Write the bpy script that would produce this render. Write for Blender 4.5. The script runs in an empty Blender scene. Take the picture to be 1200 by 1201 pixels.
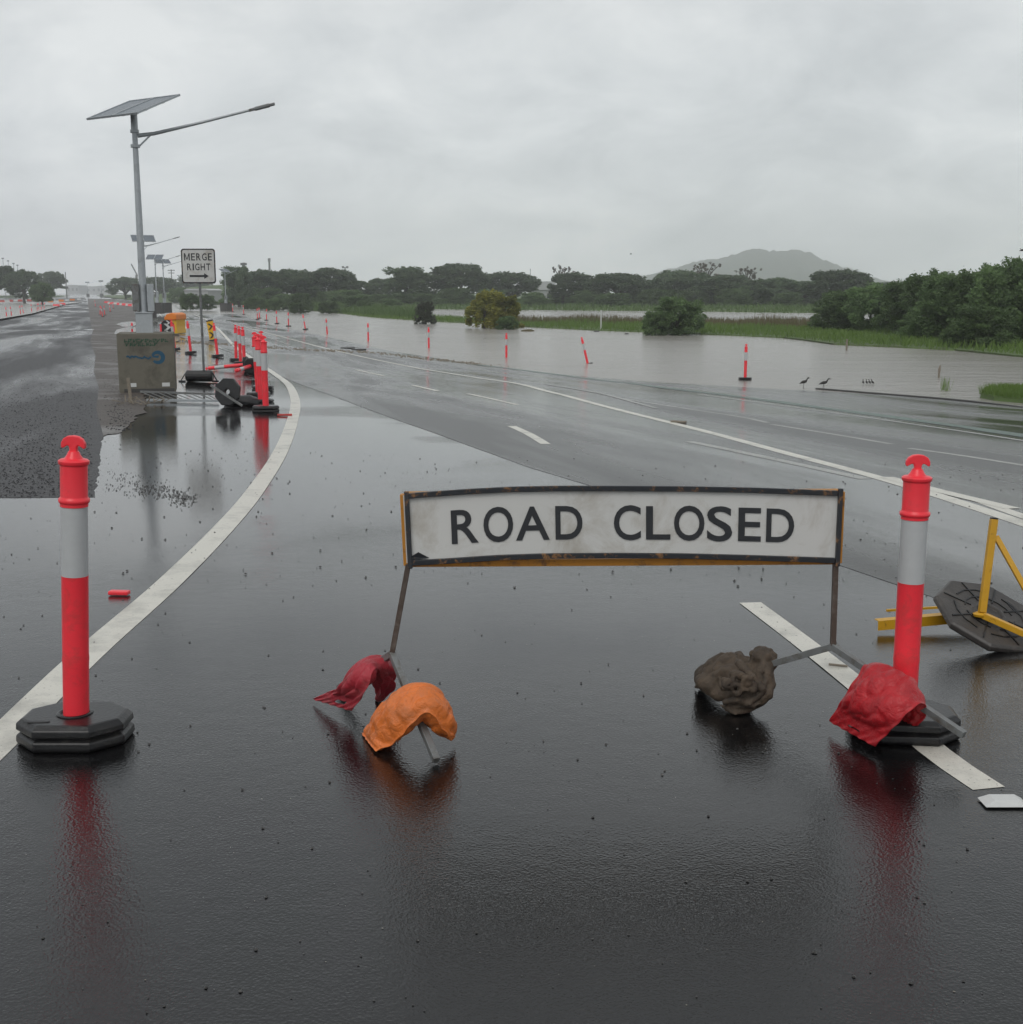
import bpy, bmesh, math, random
import numpy as np
from mathutils import Vector, Matrix, noise
R = math.radians
random.seed(7); rng = np.random.default_rng(7)
SC = bpy.context.scene; COL = SC.collection
# ------------------------------------------------------------ camera, world, sun, exposure
F_PX = 1450.0; CAM_H = 1.70; PITCH = R(10.1)
cd = bpy.data.cameras.new('camera'); cam = bpy.data.objects.new('camera', cd); COL.objects.link(cam)
cam.location = (0, 0, CAM_H); cam.rotation_euler = (R(90) - PITCH, 0, 0)
cd.sensor_fit = 'HORIZONTAL'; cd.sensor_width = 36; cd.lens = 36 * F_PX / 1200; cd.clip_start = .1; cd.clip_end = 9000
SC.camera = cam
SC.view_settings.view_transform = 'Standard'; SC.view_settings.look = 'None'
SC.view_settings.exposure = 0.14; SC.view_settings.gamma = 1
SC.cycles.use_denoising = True; SC.cycles.volume_bounces = 6; SC.cycles.max_bounces = 8
SC.cycles.sample_clamp_indirect = 6
SUN_EL, SUN_AZ = R(50), R(200)          # elevation, azimuth from +Y towards +X (behind the camera, hidden by the overcast)
W = bpy.data.worlds.new('World'); SC.world = W; W.use_nodes = True
nt = W.node_tree; nt.nodes.clear(); N = nt.nodes.new; L = nt.links.new
out = N('ShaderNodeOutputWorld'); sky = N('ShaderNodeTexSky'); sky.sky_type = 'NISHITA'; sky.sun_disc = False
sky.sun_elevation = SUN_EL; sky.sun_rotation = SUN_AZ; sky.air_density = 1.5; sky.dust_density = 4
b1 = N('ShaderNodeBackground'); b1.inputs[1].default_value = .1; L(sky.outputs[0], b1.inputs[0])
tc = N('ShaderNodeTexCoord'); sp = N('ShaderNodeSeparateXYZ'); L(tc.outputs['Generated'], sp.inputs[0])
def M2(op, a, b=None, c=None):
    n = N('ShaderNodeMath'); n.operation = op
    for i, v in enumerate((a, b, c)):
        if v is None: continue
        if isinstance(v, (int, float)): n.inputs[i].default_value = v
        else: L(v, n.inputs[i])
    return n.outputs[0]
zc = M2('ADD', M2('MAXIMUM', sp.outputs[2], 0.0), .42)
cx = M2('DIVIDE', sp.outputs[0], zc); cy = M2('DIVIDE', sp.outputs[1], zc)
cb = N('ShaderNodeCombineXYZ'); L(cx, cb.inputs[0]); L(cy, cb.inputs[1])
def wnoise(scale, detail, dist, off, rough=.5):
    m = N('ShaderNodeMapping'); m.inputs[1].default_value = off; L(cb.outputs[0], m.inputs[0])
    n = N('ShaderNodeTexNoise'); n.inputs['Scale'].default_value = scale; n.inputs['Detail'].default_value = detail
    n.inputs['Distortion'].default_value = dist; n.inputs['Roughness'].default_value = rough; L(m.outputs[0], n.inputs[0]); return n.outputs[0]
n1 = wnoise(1.3, 6, .3, (2.9, 3.1, 0), .55); n2 = wnoise(4.4, 8, .5, (5.2, 1.3, 0), .6)
f = M2('ADD', M2('MULTIPLY', n1, .60), M2('MULTIPLY', n2, .40))
rp = N('ShaderNodeValToRGB'); L(f, rp.inputs[0])
rp.color_ramp.elements[0].position = .34; rp.color_ramp.elements[0].color = (.475, .503, .522, 1)
rp.color_ramp.elements[1].position = .66; rp.color_ramp.elements[1].color = (.745, .765, .77, 1)
rp.color_ramp.elements[0].position = .385; rp.color_ramp.elements[1].position = .60
e = rp.color_ramp.elements.new(.49); e.color = (.605, .632, .648, 1)
low = M2('POWER', M2('SUBTRACT', 1.0, M2('MINIMUM', M2('MAXIMUM', sp.outputs[2], 0.0), 1.0)), 5.0)
gain = M2('ADD', .76, M2('MULTIPLY', low, 1.0))
b2 = N('ShaderNodeBackground'); L(gain, b2.inputs[1]); L(rp.outputs[0], b2.inputs[0])
mx = N('ShaderNodeMixShader'); mx.inputs[0].default_value = .96
L(b1.outputs[0], mx.inputs[1]); L(b2.outputs[0], mx.inputs[2]); L(mx.outputs[0], out.inputs[0])
sd = bpy.data.lights.new('sun', 'SUN'); sd.energy = .9; sd.angle = R(35); sd.color = (1, .97, .93)
sun = bpy.data.objects.new('sun', sd); COL.objects.link(sun)
sun.rotation_euler = Vector((math.sin(SUN_AZ) * math.cos(SUN_EL), math.cos(SUN_AZ) * math.cos(SUN_EL), math.sin(SUN_EL))).to_track_quat('Z', 'Y').to_euler()

# ------------------------------------------------------------ helpers
cp, sn = math.cos(PITCH), math.sin(PITCH)
def ray(px, py):
    u = (px - 600) / F_PX; v = (600.5 - py) / F_PX
    return np.array([u, cp + v * sn, -sn + v * cp])
def PZ(px, py, z=0.0):
    d = ray(px, py); t = (z - CAM_H) / d[2]; return Vector((d[0] * t, d[1] * t, z))
def PY(px, py, Y):
    d = ray(px, py); t = Y / d[1]; return Vector((d[0] * t, Y, CAM_H + d[2] * t))
WZ = -1.15          # level of the flood water
shore_px = [(205, 351), (250, 360), (330, 383), (390, 397), (450, 411), (540, 425), (640, 438), (760, 448), (900, 456), (1050, 464), (1200, 478)]
SH = [(-640.0, 2300.0)] + [tuple(PZ(a, b, WZ)[:2]) for a, b in shore_px] + [(22.0, 24.5), (60.0, 2.0), (200.0, -60.0)]
SHA = np.array(SH)
def shore_d(x, y):
    x = np.asarray(x, float); y = np.asarray(y, float)
    best = np.full(x.shape, 1e9); sg = np.zeros(x.shape)
    for a, b in zip(SHA[:-1], SHA[1:]):
        e = b - a; l2 = e @ e
        t = np.clip(((x - a[0]) * e[0] + (y - a[1]) * e[1]) / l2, 0, 1)
        dx = x - a[0] - t * e[0]; dy = y - a[1] - t * e[1]; d = np.hypot(dx, dy)
        c = e[0] * (y - a[1]) - e[1] * (x - a[0])
        m = d < best; best = np.where(m, d, best); sg = np.where(m, np.sign(c), sg)
    return best, sg
def hfun(x, y):
    x = np.asarray(x, float); y = np.asarray(y, float)
    d, s = shore_d(x, y)
    a = 1.15 * (1 - np.minimum(d, 28) / 28) ** 1.6
    t = np.clip((y - 22) / 78, 0, 1); b = .72 * t * t * (3 - 2 * t)
    land = -(a ** 4 + b ** 4 + 1e-12) ** .25
    # low flooded ground on the far left of the left carriageway
    e = (-x) - (20 + .155 * (y - 60)) ; m = np.clip(e / 6, 0, 1) * np.clip((y - 75) / 12, 0, 1) * np.clip((330 - y) / 20, 0, 1)
    land = land - .35 * m
    return np.where(s > 0, -1.15 - np.minimum(.05 * d, .7), land)
def h(x, y): return float(hfun(x, y))
def G(px, py):
    d = ray(px, py); lo, hi = 1.0, 4000.0
    ts = np.geomspace(1.5, 3500, 900); zz = hfun(d[0] * ts, d[1] * ts); k = np.argmax(CAM_H + d[2] * ts < zz)
    lo, hi = ts[max(k - 1, 0)], ts[k]
    for _ in range(30):
        m = (lo + hi) / 2
        if CAM_H + d[2] * m < h(d[0] * m, d[1] * m): hi = m
        else: lo = m
    return Vector((d[0] * hi, d[1] * hi, h(d[0] * hi, d[1] * hi)))
class MB:
    def __init__(s): s.v = []; s.f = []
    def add(s, vs, fs):
        o = len(s.v); s.v += [tuple(v) for v in vs]; s.f += [tuple(o + i for i in f) for f in fs]; return s
    def box(s, c, d, rot=None):
        c = Vector(c); vs = []
        for x in (-.5, .5):
            for y in (-.5, .5):
                for z in (-.5, .5):
                    p = Vector((x * d[0], y * d[1], z * d[2]))
                    if rot is not None: p = rot @ p
                    vs.append(c + p)
        return s.add(vs, [(0, 1, 3, 2), (4, 6, 7, 5), (0, 4, 5, 1), (2, 3, 7, 6), (0, 2, 6, 4), (1, 5, 7, 3)])
    def bar(s, p, q, w, t=None, up=(0, 0, 1)):
        p, q = Vector(p), Vector(q); t = t or w; d = (q - p).normalized(); up = Vector(up)
        if abs(d.dot(up)) > .98: up = Vector((0, 1, 0))
        a = d.cross(up).normalized() * w / 2; b = a.cross(d).normalized() * t / 2
        return s.add([p - a - b, p + a - b, p + a + b, p - a + b, q - a - b, q + a - b, q + a + b, q - a + b],
                     [(3, 2, 1, 0), (4, 5, 6, 7), (0, 1, 5, 4), (1, 2, 6, 5), (2, 3, 7, 6), (3, 0, 4, 7)])
    def tube(s, pts, rad, n=10, cap=True):
        pts = [Vector(p) for p in pts]; rad = rad if isinstance(rad, (list, tuple)) else [rad] * len(pts)
        vs = []; 
        for i, p in enumerate(pts):
            d = (pts[min(i + 1, len(pts) - 1)] - pts[max(i - 1, 0)]).normalized()
            u = Vector((0, 0, 1)) if abs(d.z) < .95 else Vector((0, 1, 0))
            a = d.cross(u).normalized(); b = d.cross(a)
            vs += [p + (a * math.cos(2 * math.pi * k / n) + b * math.sin(2 * math.pi * k / n)) * rad[i] for k in range(n)]
        fs = [(i * n + k, i * n + (k + 1) % n, (i + 1) * n + (k + 1) % n, (i + 1) * n + k) for i in range(len(pts) - 1) for k in range(n)]
        if cap: fs += [tuple(range(n))[::-1], tuple((len(pts) - 1) * n + k for k in range(n))]
        return s.add(vs, fs)
    def lathe(s, prof, n=32, c=(0, 0, 0), sy=1.0, rot=0.0):
        vs = [(c[0] + r * math.cos(2 * math.pi * (k + rot) / n), c[1] + sy * r * math.sin(2 * math.pi * (k + rot) / n), c[2] + z) for r, z in prof for k in range(n)]
        fs = [(i * n + k, i * n + (k + 1) % n, (i + 1) * n + (k + 1) % n, (i + 1) * n + k) for i in range(len(prof) - 1) for k in range(n)]
        return s.add(vs, fs)
    def prism(s, poly, y0, y1):            # outline in x,z extruded along y
        n = len(poly)
        return s.add([(a, y0, b) for a, b in poly] + [(a, y1, b) for a, b in poly],
                     [tuple(range(n)), tuple(range(2 * n - 1, n - 1, -1))] + [(i, i + n, (i + 1) % n + n, (i + 1) % n) for i in range(n)])
    def ico(s, c, r, sub=1, sc=(1, 1, 1), jit=0.0):
        bm = bmesh.new(); bmesh.ops.create_icosphere(bm, subdivisions=sub, radius=1)
        vs = [Vector((v.co.x * sc[0], v.co.y * sc[1], v.co.z * sc[2])) * r * (1 + random.uniform(-jit, jit)) + Vector(c) for v in bm.verts]
        fs = [tuple(v.index for v in f.verts) for f in bm.faces]; bm.free(); return s.add(vs, fs)
    def build(s, name, mat, parent=None, smooth=False, bevel=0.0, loc=None):
        me = bpy.data.meshes.new(name); me.from_pydata(s.v, [], s.f); me.validate()
        bm = bmesh.new(); bm.from_mesh(me); bmesh.ops.recalc_face_normals(bm, faces=bm.faces); bm.to_mesh(me); bm.free()
        o = bpy.data.objects.new(name, me); COL.objects.link(o)
        if mat: me.materials.append(mat)
        if smooth:
            me.polygons.foreach_set('use_smooth', [True] * len(me.polygons))
            try: me.set_sharp_from_angle(angle=R(40))
            except Exception: pass
        if bevel:
            b = o.modifiers.new('bevel', 'BEVEL'); b.width = bevel; b.segments = 2; b.limit_method = 'ANGLE'
        if parent: o.parent = parent
        if loc is not None: o.location = loc
        return o
def tag(o, label=None, cat=None, group=None, kind=None):
    for k, v in (('label', label), ('category', cat), ('group', group), ('kind', kind)):
        if v: o[k] = v
    return o
def thing(name, label, cat, loc=(0, 0, 0), rot=(0, 0, 0), group=None, scale=1.0):
    o = bpy.data.objects.new(name, None); COL.objects.link(o); o.location = loc; o.rotation_euler = rot
    o.scale = (scale,) * 3 if isinstance(scale, (int, float)) else scale
    o.empty_display_size = .1
    return tag(o, label, cat, group)
def copy_tree(o, parent=None):
    c = o.copy(); COL.objects.link(c)
    if parent: c.parent = parent
    for ch in [x for x in o.children]: copy_tree(ch, c)
    return c
class Proto:
    """first call hands out the object itself, later ones copies of it and its parts"""
    def __init__(s, o): s.o = o; s.used = False
    def place(s, loc, rot=(0, 0, 0), label=None, group=None, scale=1.0, cat=None):
        if s.used: c = copy_tree(s.o)
        else: c = s.o; s.used = True
        c.location = loc; c.rotation_euler = rot; c.scale = (scale,) * 3 if isinstance(scale, (int, float)) else scale
        if label: c['label'] = label
        if group: c['group'] = group
        elif 'group' in c: del c['group']
        return c

# ------------------------------------------------------------ materials
def new_mat(name):
    m = bpy.data.materials.new(name); m.use_nodes = True; t = m.node_tree
    return m, t, t.nodes['Principled BSDF']
class NB:
    def __init__(s, t): s.t = t
    def n(s, typ, **kw):
        x = s.t.nodes.new(typ)
        for k, v in kw.items(): setattr(x, k, v)
        return x
    def l(s, a, b): s.t.links.new(a, b)
    def coord(s, kind='Object', rot=0.0, scale=(1, 1, 1), loc=(0, 0, 0)):
        c = s.n('ShaderNodeTexCoord'); m = s.n('ShaderNodeMapping')
        m.inputs[1].default_value = loc
        if rot: m.vector_type = 'TEXTURE'; m.inputs[2].default_value = (0, 0, rot); m.inputs[3].default_value = tuple(1 / q for q in scale)
        else: m.inputs[3].default_value = scale
        s.l(c.outputs[kind], m.inputs[0]); return m.outputs[0]
    def noise(s, vec, scale, detail=4, rough=.5, dist=0.0):
        x = s.n('ShaderNodeTexNoise'); x.inputs['Scale'].default_value = scale; x.inputs['Detail'].default_value = detail
        x.inputs['Roughness'].default_value = rough; x.inputs['Distortion'].default_value = dist; s.l(vec, x.inputs[0]); return x.outputs[0]
    def ramp(s, fac, stops):
        x = s.n('ShaderNodeValToRGB'); s.l(fac, x.inputs[0]); el = x.color_ramp.elements
        while len(el) < len(stops): el.new(.5)
        for e, (p, c) in zip(el, stops):
            e.position = p; e.color = (c, c, c, 1) if isinstance(c, (int, float)) else (*c, 1)
        return x.outputs[0]
    def math(s, op, a, b=0.0, clamp=False):
        x = s.n('ShaderNodeMath', operation=op); x.use_clamp = clamp
        for i, v in enumerate((a, b)):
            if isinstance(v, (int, float)): x.inputs[i].default_value = v
            else: s.l(v, x.inputs[i])
        return x.outputs[0]
    def mix(s, f, a, b):
        x = s.n('ShaderNodeMix', data_type='RGBA')
        for sock, v in ((x.inputs[0], f), (x.inputs[6], a), (x.inputs[7], b)):
            if isinstance(v, (int, float)): sock.default_value = v if sock is x.inputs[0] else (v, v, v, 1)
            elif isinstance(v, tuple): sock.default_value = (*v, 1)
            else: s.l(v, sock)
        return x.outputs[2]
    def bump(s, hgt, strength, dist, normal=None):
        x = s.n('ShaderNodeBump'); x.inputs['Distance'].default_value = dist
        if isinstance(strength, (int, float)): x.inputs['Strength'].default_value = strength
        else: s.l(strength, x.inputs['Strength'])
        s.l(hgt, x.inputs['Height'])
        if normal: s.l(normal, x.inputs['Normal'])
        return x.outputs[0]
def simple(name, col, rough=.6, metal=0.0, var=.15, vscale=8, bump=0.0, bscale=60, dirt=None, dscale=5, dcut=(.5, .7), spec=.5):
    m, t, p = new_mat(name); b = NB(t); co = b.coord()
    n = b.noise(co, vscale, 5, .6); lo = tuple(c * (1 - var) for c in col); hi = tuple(min(1, c * (1 + var)) for c in col)
    c = b.mix(n, lo, hi)
    if dirt:
        dn = b.ramp(b.noise(co, dscale, 8, .7, .4), [(dcut[0], 0.0), (dcut[1], 1.0)]); c = b.mix(dn, c, dirt)
    b.l(c, p.inputs['Base Color']); p.inputs['Roughness'].default_value = rough; p.inputs['Metallic'].default_value = metal
    p.inputs['Specular IOR Level'].default_value = spec
    if bump: b.l(b.bump(b.noise(co, bscale, 4), bump, .01), p.inputs['Normal'])
    return m
ROAD_ROT = R(107)       # carriageway direction, used to stretch wear along it
def wet_asphalt(name, col, gritcol, rough_lo, rough_hi, bump_s, grain, cut, stretch, ellipses=()):
    m, t, p = new_mat(name); b = NB(t); co = b.coord('Object')
    big = b.noise(b.coord('Object', rot=ROAD_ROT, scale=stretch), 1.0, 5, .55, .3)
    wet = b.ramp(big, [(cut[0], 0.0), (cut[1], 1.0)])
    for (ex, ey, rx, ry) in ellipses:        # standing puddles
        mp = b.n('ShaderNodeMapping', vector_type='POINT'); mp.inputs[1].default_value = (-ex / rx, -ey / ry, 0); mp.inputs[3].default_value = (1 / rx, 1 / ry, 0)
        b.l(co, mp.inputs[0]); ln = b.n('ShaderNodeVectorMath', operation='LENGTH'); b.l(mp.outputs[0], ln.inputs[0])
        wob = b.math('ADD', ln.outputs['Value'], b.math('MULTIPLY', b.math('SUBTRACT', b.noise(co, .6, 5), .5), .9))
        wet = b.math('MAXIMUM', wet, b.ramp(wob, [(.75, 1.0), (1.05, 0.0)]))
    g1 = b.noise(co, grain, 3, .65); vor = b.n('ShaderNodeTexVoronoi'); vor.inputs['Scale'].default_value = grain * 1.3; b.l(co, vor.inputs[0])
    g2 = b.noise(co, 9, 3, .5)
    tone = b.mix(b.noise(co, 1.7, 5, .6), tuple(c * .8 for c in col), tuple(c * 1.2 for c in col))
    spk = b.ramp(b.noise(co, grain * 1.1, 1, .4), [(.62, 0.0), (.74, 1.0)])
    tone = b.mix(b.math('MULTIPLY', spk, .5), tone, gritcol)
    b.l(tone, p.inputs['Base Color'])
    r = b.math('ADD', b.math('MULTIPLY', b.math('SUBTRACT', 1.0, wet), rough_hi - rough_lo), rough_lo)
    b.l(r, p.inputs['Roughness']); p.inputs['IOR'].default_value = 1.62
    hgt = b.math('ADD', b.math('MULTIPLY', b.math('ADD', g1, b.math('MULTIPLY', b.noise(co, grain * 2.3, 2, .6), .55)), .7), b.math('ADD', b.math('MULTIPLY', vor.outputs['Distance'], .5), b.math('MULTIPLY', g2, 1.2)))
    st = b.math('ADD', b.math('MULTIPLY', b.math('SUBTRACT', 1.0, wet), bump_s * .82), bump_s * .18)
    b.l(b.bump(hgt, st, .40 / grain), p.inputs['Normal'])
    return m
pc = PZ(200, 520, 0); pc2 = PZ(240, 450, -.2)
M = {}
M['new_asphalt'] = wet_asphalt('wet new asphalt', (.005, .005, .0055), (.035, .035, .035), .035, .085, .31, 78, (.42, .72), (.25, .12, 1),
                               ((-3.3, 13.5, 3.4, 7.0), (-5.5, 24, 4.5, 6)))
M['old_asphalt'] = wet_asphalt('worn wet asphalt', (.045, .044, .043), (.12, .12, .115), .08, .34, .6, 60, (.40, .56), (.05, .33, 1))
M['rough_asphalt'] = wet_asphalt('gravelly wet asphalt', (.024, .023, .026), (.14, .14, .14), .12, .5, 2.2, 30, (.45, .62), (.04, .3, 1))
M['mud'] = wet_asphalt('muddy gravel', (.072, .058, .048), (.16, .14, .12), .2, .55, 1.6, 26, (.5, .75), (.5, .5, 1))
def paint(name, col, wear):
    m, t, p = new_mat(name); b = NB(t); co = b.coord('Object')
    pits = b.ramp(b.noise(co, 75, 3, .7), [(.26 + wear, 0.0), (.36 + wear, 1.0)])
    big = b.ramp(b.noise(co, 2.2, 6, .7), [(.30, .55), (.5, 1.0)])
    c = b.mix(b.math('MULTIPLY', pits, big), (.05, .05, .048), col)
    b.l(c, p.inputs['Base Color']); p.inputs['Roughness'].default_value = .33; p.inputs['IOR'].default_value = 1.36
    b.l(b.bump(b.noise(co, 80, 3, .6), .35, .006), p.inputs['Normal']); return m
M['line'] = paint('white road paint', (.68, .66, .59), .02)
M['line_worn'] = paint('worn white road paint', (.40, .40, .38), .10)
M['green_line'] = paint('worn green road paint', (.03, .085, .06), .08)
def water(name, col, rough, rip, sc):
    m, t, p = new_mat(name); b = NB(t)
    w1 = b.noise(b.coord('Object', rot=R(12), scale=(.7, 1.8, 1)), sc, 4, .6, .2)
    w3 = b.noise(b.coord('Object', rot=R(-8), scale=(.12, .55, 1)), 1, 5, .65, .4)
    w2 = b.noise(b.coord('Object', scale=(.03, .10, 1)), 1, 4, .6)
    b.l(b.mix(b.noise(b.coord('Object', scale=(.02, .06, 1)), 1, 3), tuple(c * .85 for c in col), tuple(c * 1.15 for c in col)), p.inputs['Base Color'])
    b.l(b.math('ADD', b.math('MULTIPLY', w2, .22), rough - .08), p.inputs['Roughness']); p.inputs['IOR'].default_value = 1.333
    n0 = b.bump(w3, b.math('MULTIPLY', w2, min(1, rip)), .28)
    b.l(b.bump(w1, b.math('ADD', b.math('MULTIPLY', w2, min(1, rip)), rip * .2), .12, n0), p.inputs['Normal']); return m
M['flood'] = water('muddy flood water', (.31, .295, .27), .15, 1.0, 2.2)
M['puddle'] = water('puddle water', (.10, .09, .08), .06, .25, 4)
M['grass_ground'] = simple('grass ground', (.09, .14, .045), .9, var=.4, vscale=1.2, bump=.5, bscale=8, dirt=(.07, .065, .04), dscale=.4)
M['red'] = simple('fluorescent red plastic', (.98, .042, .062), .32, var=.05, vscale=5, dirt=(.50, .07, .06), dscale=7, dcut=(.50, .78))
M['red_far'] = M['red']
M['silver'] = simple('reflective silver sheeting', (.50, .515, .52), .35, var=.08, vscale=30)
M['rubber'] = simple('black rubber', (.010, .010, .011), .3, var=.3, vscale=12, bump=.15, bscale=80, dirt=(.05, .045, .04), dscale=9, dcut=(.55, .8))
M['rubber_dusty'] = simple('weathered grey rubber', (.055, .05, .047), .45, var=.2, vscale=14, bump=.2, bscale=70, dirt=(.10, .09, .08), dscale=7)
M['board'] = simple('scuffed white sheeting', (.62, .62, .60), .4, var=.06, vscale=3, dirt=(.34, .30, .24), dscale=4.5, dcut=(.50, .80))
M['black_paint'] = simple('chipped black paint', (.02, .023, .028), .4, var=.3, vscale=30, dirt=(.26, .13, .05), dscale=22, dcut=(.55, .64))
M['orange_frame'] = simple('orange painted steel', (.50, .21, .02), .5, var=.15, vscale=14, dirt=(.12, .06, .03), dscale=18, dcut=(.52, .7))
M['rust'] = simple('rusted steel tube', (.085, .062, .05), .5, metal=.2, var=.3, vscale=25, dirt=(.16, .14, .12), dscale=14, bump=.2)
M['galv'] = simple('galvanised steel', (.42, .45, .47), .42, metal=.3, var=.18, vscale=22, dirt=(.2, .2, .2), dscale=6, dcut=(.55, .85))
M['galv_dull'] = simple('dull galvanised steel', (.21, .22, .22), .5, metal=.3, var=.2, vscale=18, dirt=(.1, .08, .06), dscale=12)
M['letter'] = simple('black lettering', (.022, .024, .028), .45, var=.2)
M['solar'] = simple('solar cells', (.13, .155, .18), .25, var=.2, vscale=3)
M['concrete'] = simple('damp concrete', (.155, .145, .115), .75, var=.15, vscale=6, bump=.3, bscale=50, dirt=(.09, .082, .065), dscale=2.4)
M['concrete_dark'] = simple('wet dark concrete', (.06, .058, .055), .6, var=.2, vscale=3)
M['yellow'] = simple('yellow painted steel', (.62, .33, .015), .4, var=.12, vscale=12, dirt=(.16, .07, .02), dscale=22, dcut=(.60, .72))
M['wood'] = simple('grey weathered wood', (.22, .19, .15), .8, var=.3, vscale=20)
M['stone'] = simple('wet stones', (.035, .033, .031), .35, var=.5, vscale=15)
M['chip'] = simple('pale stone chips', (.25, .23, .19), .5, var=.4, vscale=15)
def fabric(name, col, dirt, rough, bscale=140, dcut=(.45, .75)):
    m, t, p = new_mat(name); b = NB(t); co = b.coord()
    c = b.mix(b.noise(co, 7, 4), tuple(x * .85 for x in col), tuple(min(1, x * 1.12) for x in col))
    c = b.mix(b.ramp(b.noise(co, 11, 8, .7, .6), [(dcut[0], 0.0), (dcut[1], .8)]), c, dirt)
    b.l(c, p.inputs['Base Color']); p.inputs['Roughness'].default_value = rough
    n0 = b.bump(b.noise(co, 22, 5, .6, 1.2), .55, .02)
    b.l(b.bump(b.noise(co, bscale, 2), .2, .004, n0), p.inputs['Normal']); return m
M['orange_bag'] = fabric('orange vinyl', (.80, .20, .035), (.42, .15, .06), .42)
M['red_bag'] = fabric('red vinyl', (.50, .012, .02), (.26, .02, .025), .42)
M['faded_bag'] = fabric('faded red vinyl', (.42, .028, .045), (.26, .09, .09), .5)
M['brown_bag'] = fabric('muddy hessian', (.10, .072, .048), (.022, .019, .018), .75, 90, (.4, .7))
def foliage(name, a, bcol, c2, objvar=.25):
    m, t, p = new_mat(name); b = NB(t); co = b.coord('Object')
    c = b.mix(b.ramp(b.noise(co, .9, 5, .6), [(.35, 0.0), (.65, 1.0)]), a, bcol)
    c = b.mix(b.ramp(b.noise(co, 5.0, 3, .6), [(.55, 0.0), (.75, .7)]), c, c2)
    oi = b.n('ShaderNodeObjectInfo'); hs = b.n('ShaderNodeHueSaturation')
    b.l(b.math('ADD', b.math('MULTIPLY', oi.outputs['Random'], objvar * 2), 1 - objvar), hs.inputs['Value']); b.l(c, hs.inputs['Color'])
    b.l(hs.outputs[0], p.inputs['Base Color']); p.inputs['Roughness'].default_value = .6
    p.inputs['Specular IOR Level'].default_value = .3
    tr = b.n('ShaderNodeBsdfTranslucent'); b.l(hs.outputs[0], tr.inputs['Color']); mixs = b.n('ShaderNodeMixShader'); mixs.inputs[0].default_value = .42
    mo = [q for q in t.nodes if q.type == 'OUTPUT_MATERIAL'][0]; b.l(p.outputs[0], mixs.inputs[1]); b.l(tr.outputs[0], mixs.inputs[2]); b.l(mixs.outputs[0], mo.inputs['Surface'])
    return m
M['leaf_dark'] = foliage('dark leaves', (.075, .118, .068), (.125, .175, .09), (.17, .22, .10))
M['leaf_mid'] = foliage('green leaves', (.095, .155, .065), (.145, .225, .085), (.20, .27, .10))
M['leaf_yellow'] = foliage('yellowing leaves', (.19, .21, .05), (.34, .32, .06), (.44, .38, .08), .1)
M['leaf_grey'] = foliage('grey green leaves', (.06, .07, .045), (.08, .09, .06), (.11, .12, .08), .1)
M['leaf_rust'] = foliage('reddish twigs', (.08, .065, .045), (.11, .085, .06), (.13, .10, .07), .1)
M['bark'] = simple('bark', (.07, .058, .048), .85, var=.35, vscale=6)
M['blade'] = foliage('grass blades', (.12, .20, .045), (.16, .25, .055), (.20, .25, .08), .05)
M['blade_dark'] = foliage('dark grass blades', (.09, .15, .045), (.12, .19, .06), (.16, .20, .08), .05)
M['reed'] = foliage('dry seed heads', (.15, .13, .06), (.19, .15, .09), (.13, .17, .06), .05)
M['hill'] = simple('hill scrub', (.05, .062, .05), .95, var=.5, vscale=.03, dirt=(.13, .12, .10), dscale=.012, dcut=(.5, .7))
M['white'] = simple('white paint', (.62, .63, .62), .5, var=.05)
M['grey_wall'] = simple('pale cladding', (.38, .39, .39), .7, var=.08, vscale=.5)
M['roof'] = simple('metal roofing', (.50, .51, .52), .4, var=.08, vscale=.3)
M['window'] = simple('dark window glass', (.03, .035, .04), .15, var=.1)
M['orange'] = simple('orange plastic', (.80, .22, .015), .45, var=.1, vscale=4)
M['ylw'] = simple('yellow sheeting', (.75, .42, .01), .4, var=.06)
M['blk'] = simple('black plastic', (.015, .015, .017), .45, var=.2)
M['red_sign'] = simple('red sign paint', (.5, .05, .04), .5, var=.1)
M['spray_green'] = simple('green spray paint', (.010, .075, .040), .7, var=.3, vscale=30)
M['spray_blue'] = simple('blue spray paint', (.018, .085, .15), .7, var=.3, vscale=30)
M['feather'] = simple('dark feathers', (.035, .032, .03), .7, var=.3)

# ------------------------------------------------------------ ground sheets
def axis(rules):
    a = []
    for lo, hi, st in rules: a += list(np.arange(lo, hi, st))
    return sorted(set([round(float(v), 3) for v in a]))
XS = axis([(-2200, -400, 450), (-400, -120, 40), (-120, -40, 5), (-40, -24, 2), (-24, 24, 1), (24, 40, 2), (40, 120, 5), (120, 400, 40), (400, 2201, 450)])
YS = axis([(-2100, -300, 900), (-300, -20, 70), (-20, 0, 4), (0, 60, 1), (60, 120, 2), (120, 240, 5), (240, 500, 20), (500, 2301, 200)])
gx, gy = np.meshgrid(XS, YS); gz = hfun(gx, gy); nx, ny = len(XS), len(YS)
mb = MB(); mb.v = [tuple(v) for v in np.stack([gx.ravel(), gy.ravel(), gz.ravel()], 1).tolist()]
mb.f = [(j * nx + i, j * nx + i + 1, (j + 1) * nx + i + 1, (j + 1) * nx + i) for j in range(ny - 1) for i in range(nx - 1)]
tag(mb.build('road', M['new_asphalt'], smooth=True), kind='structure')
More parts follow.
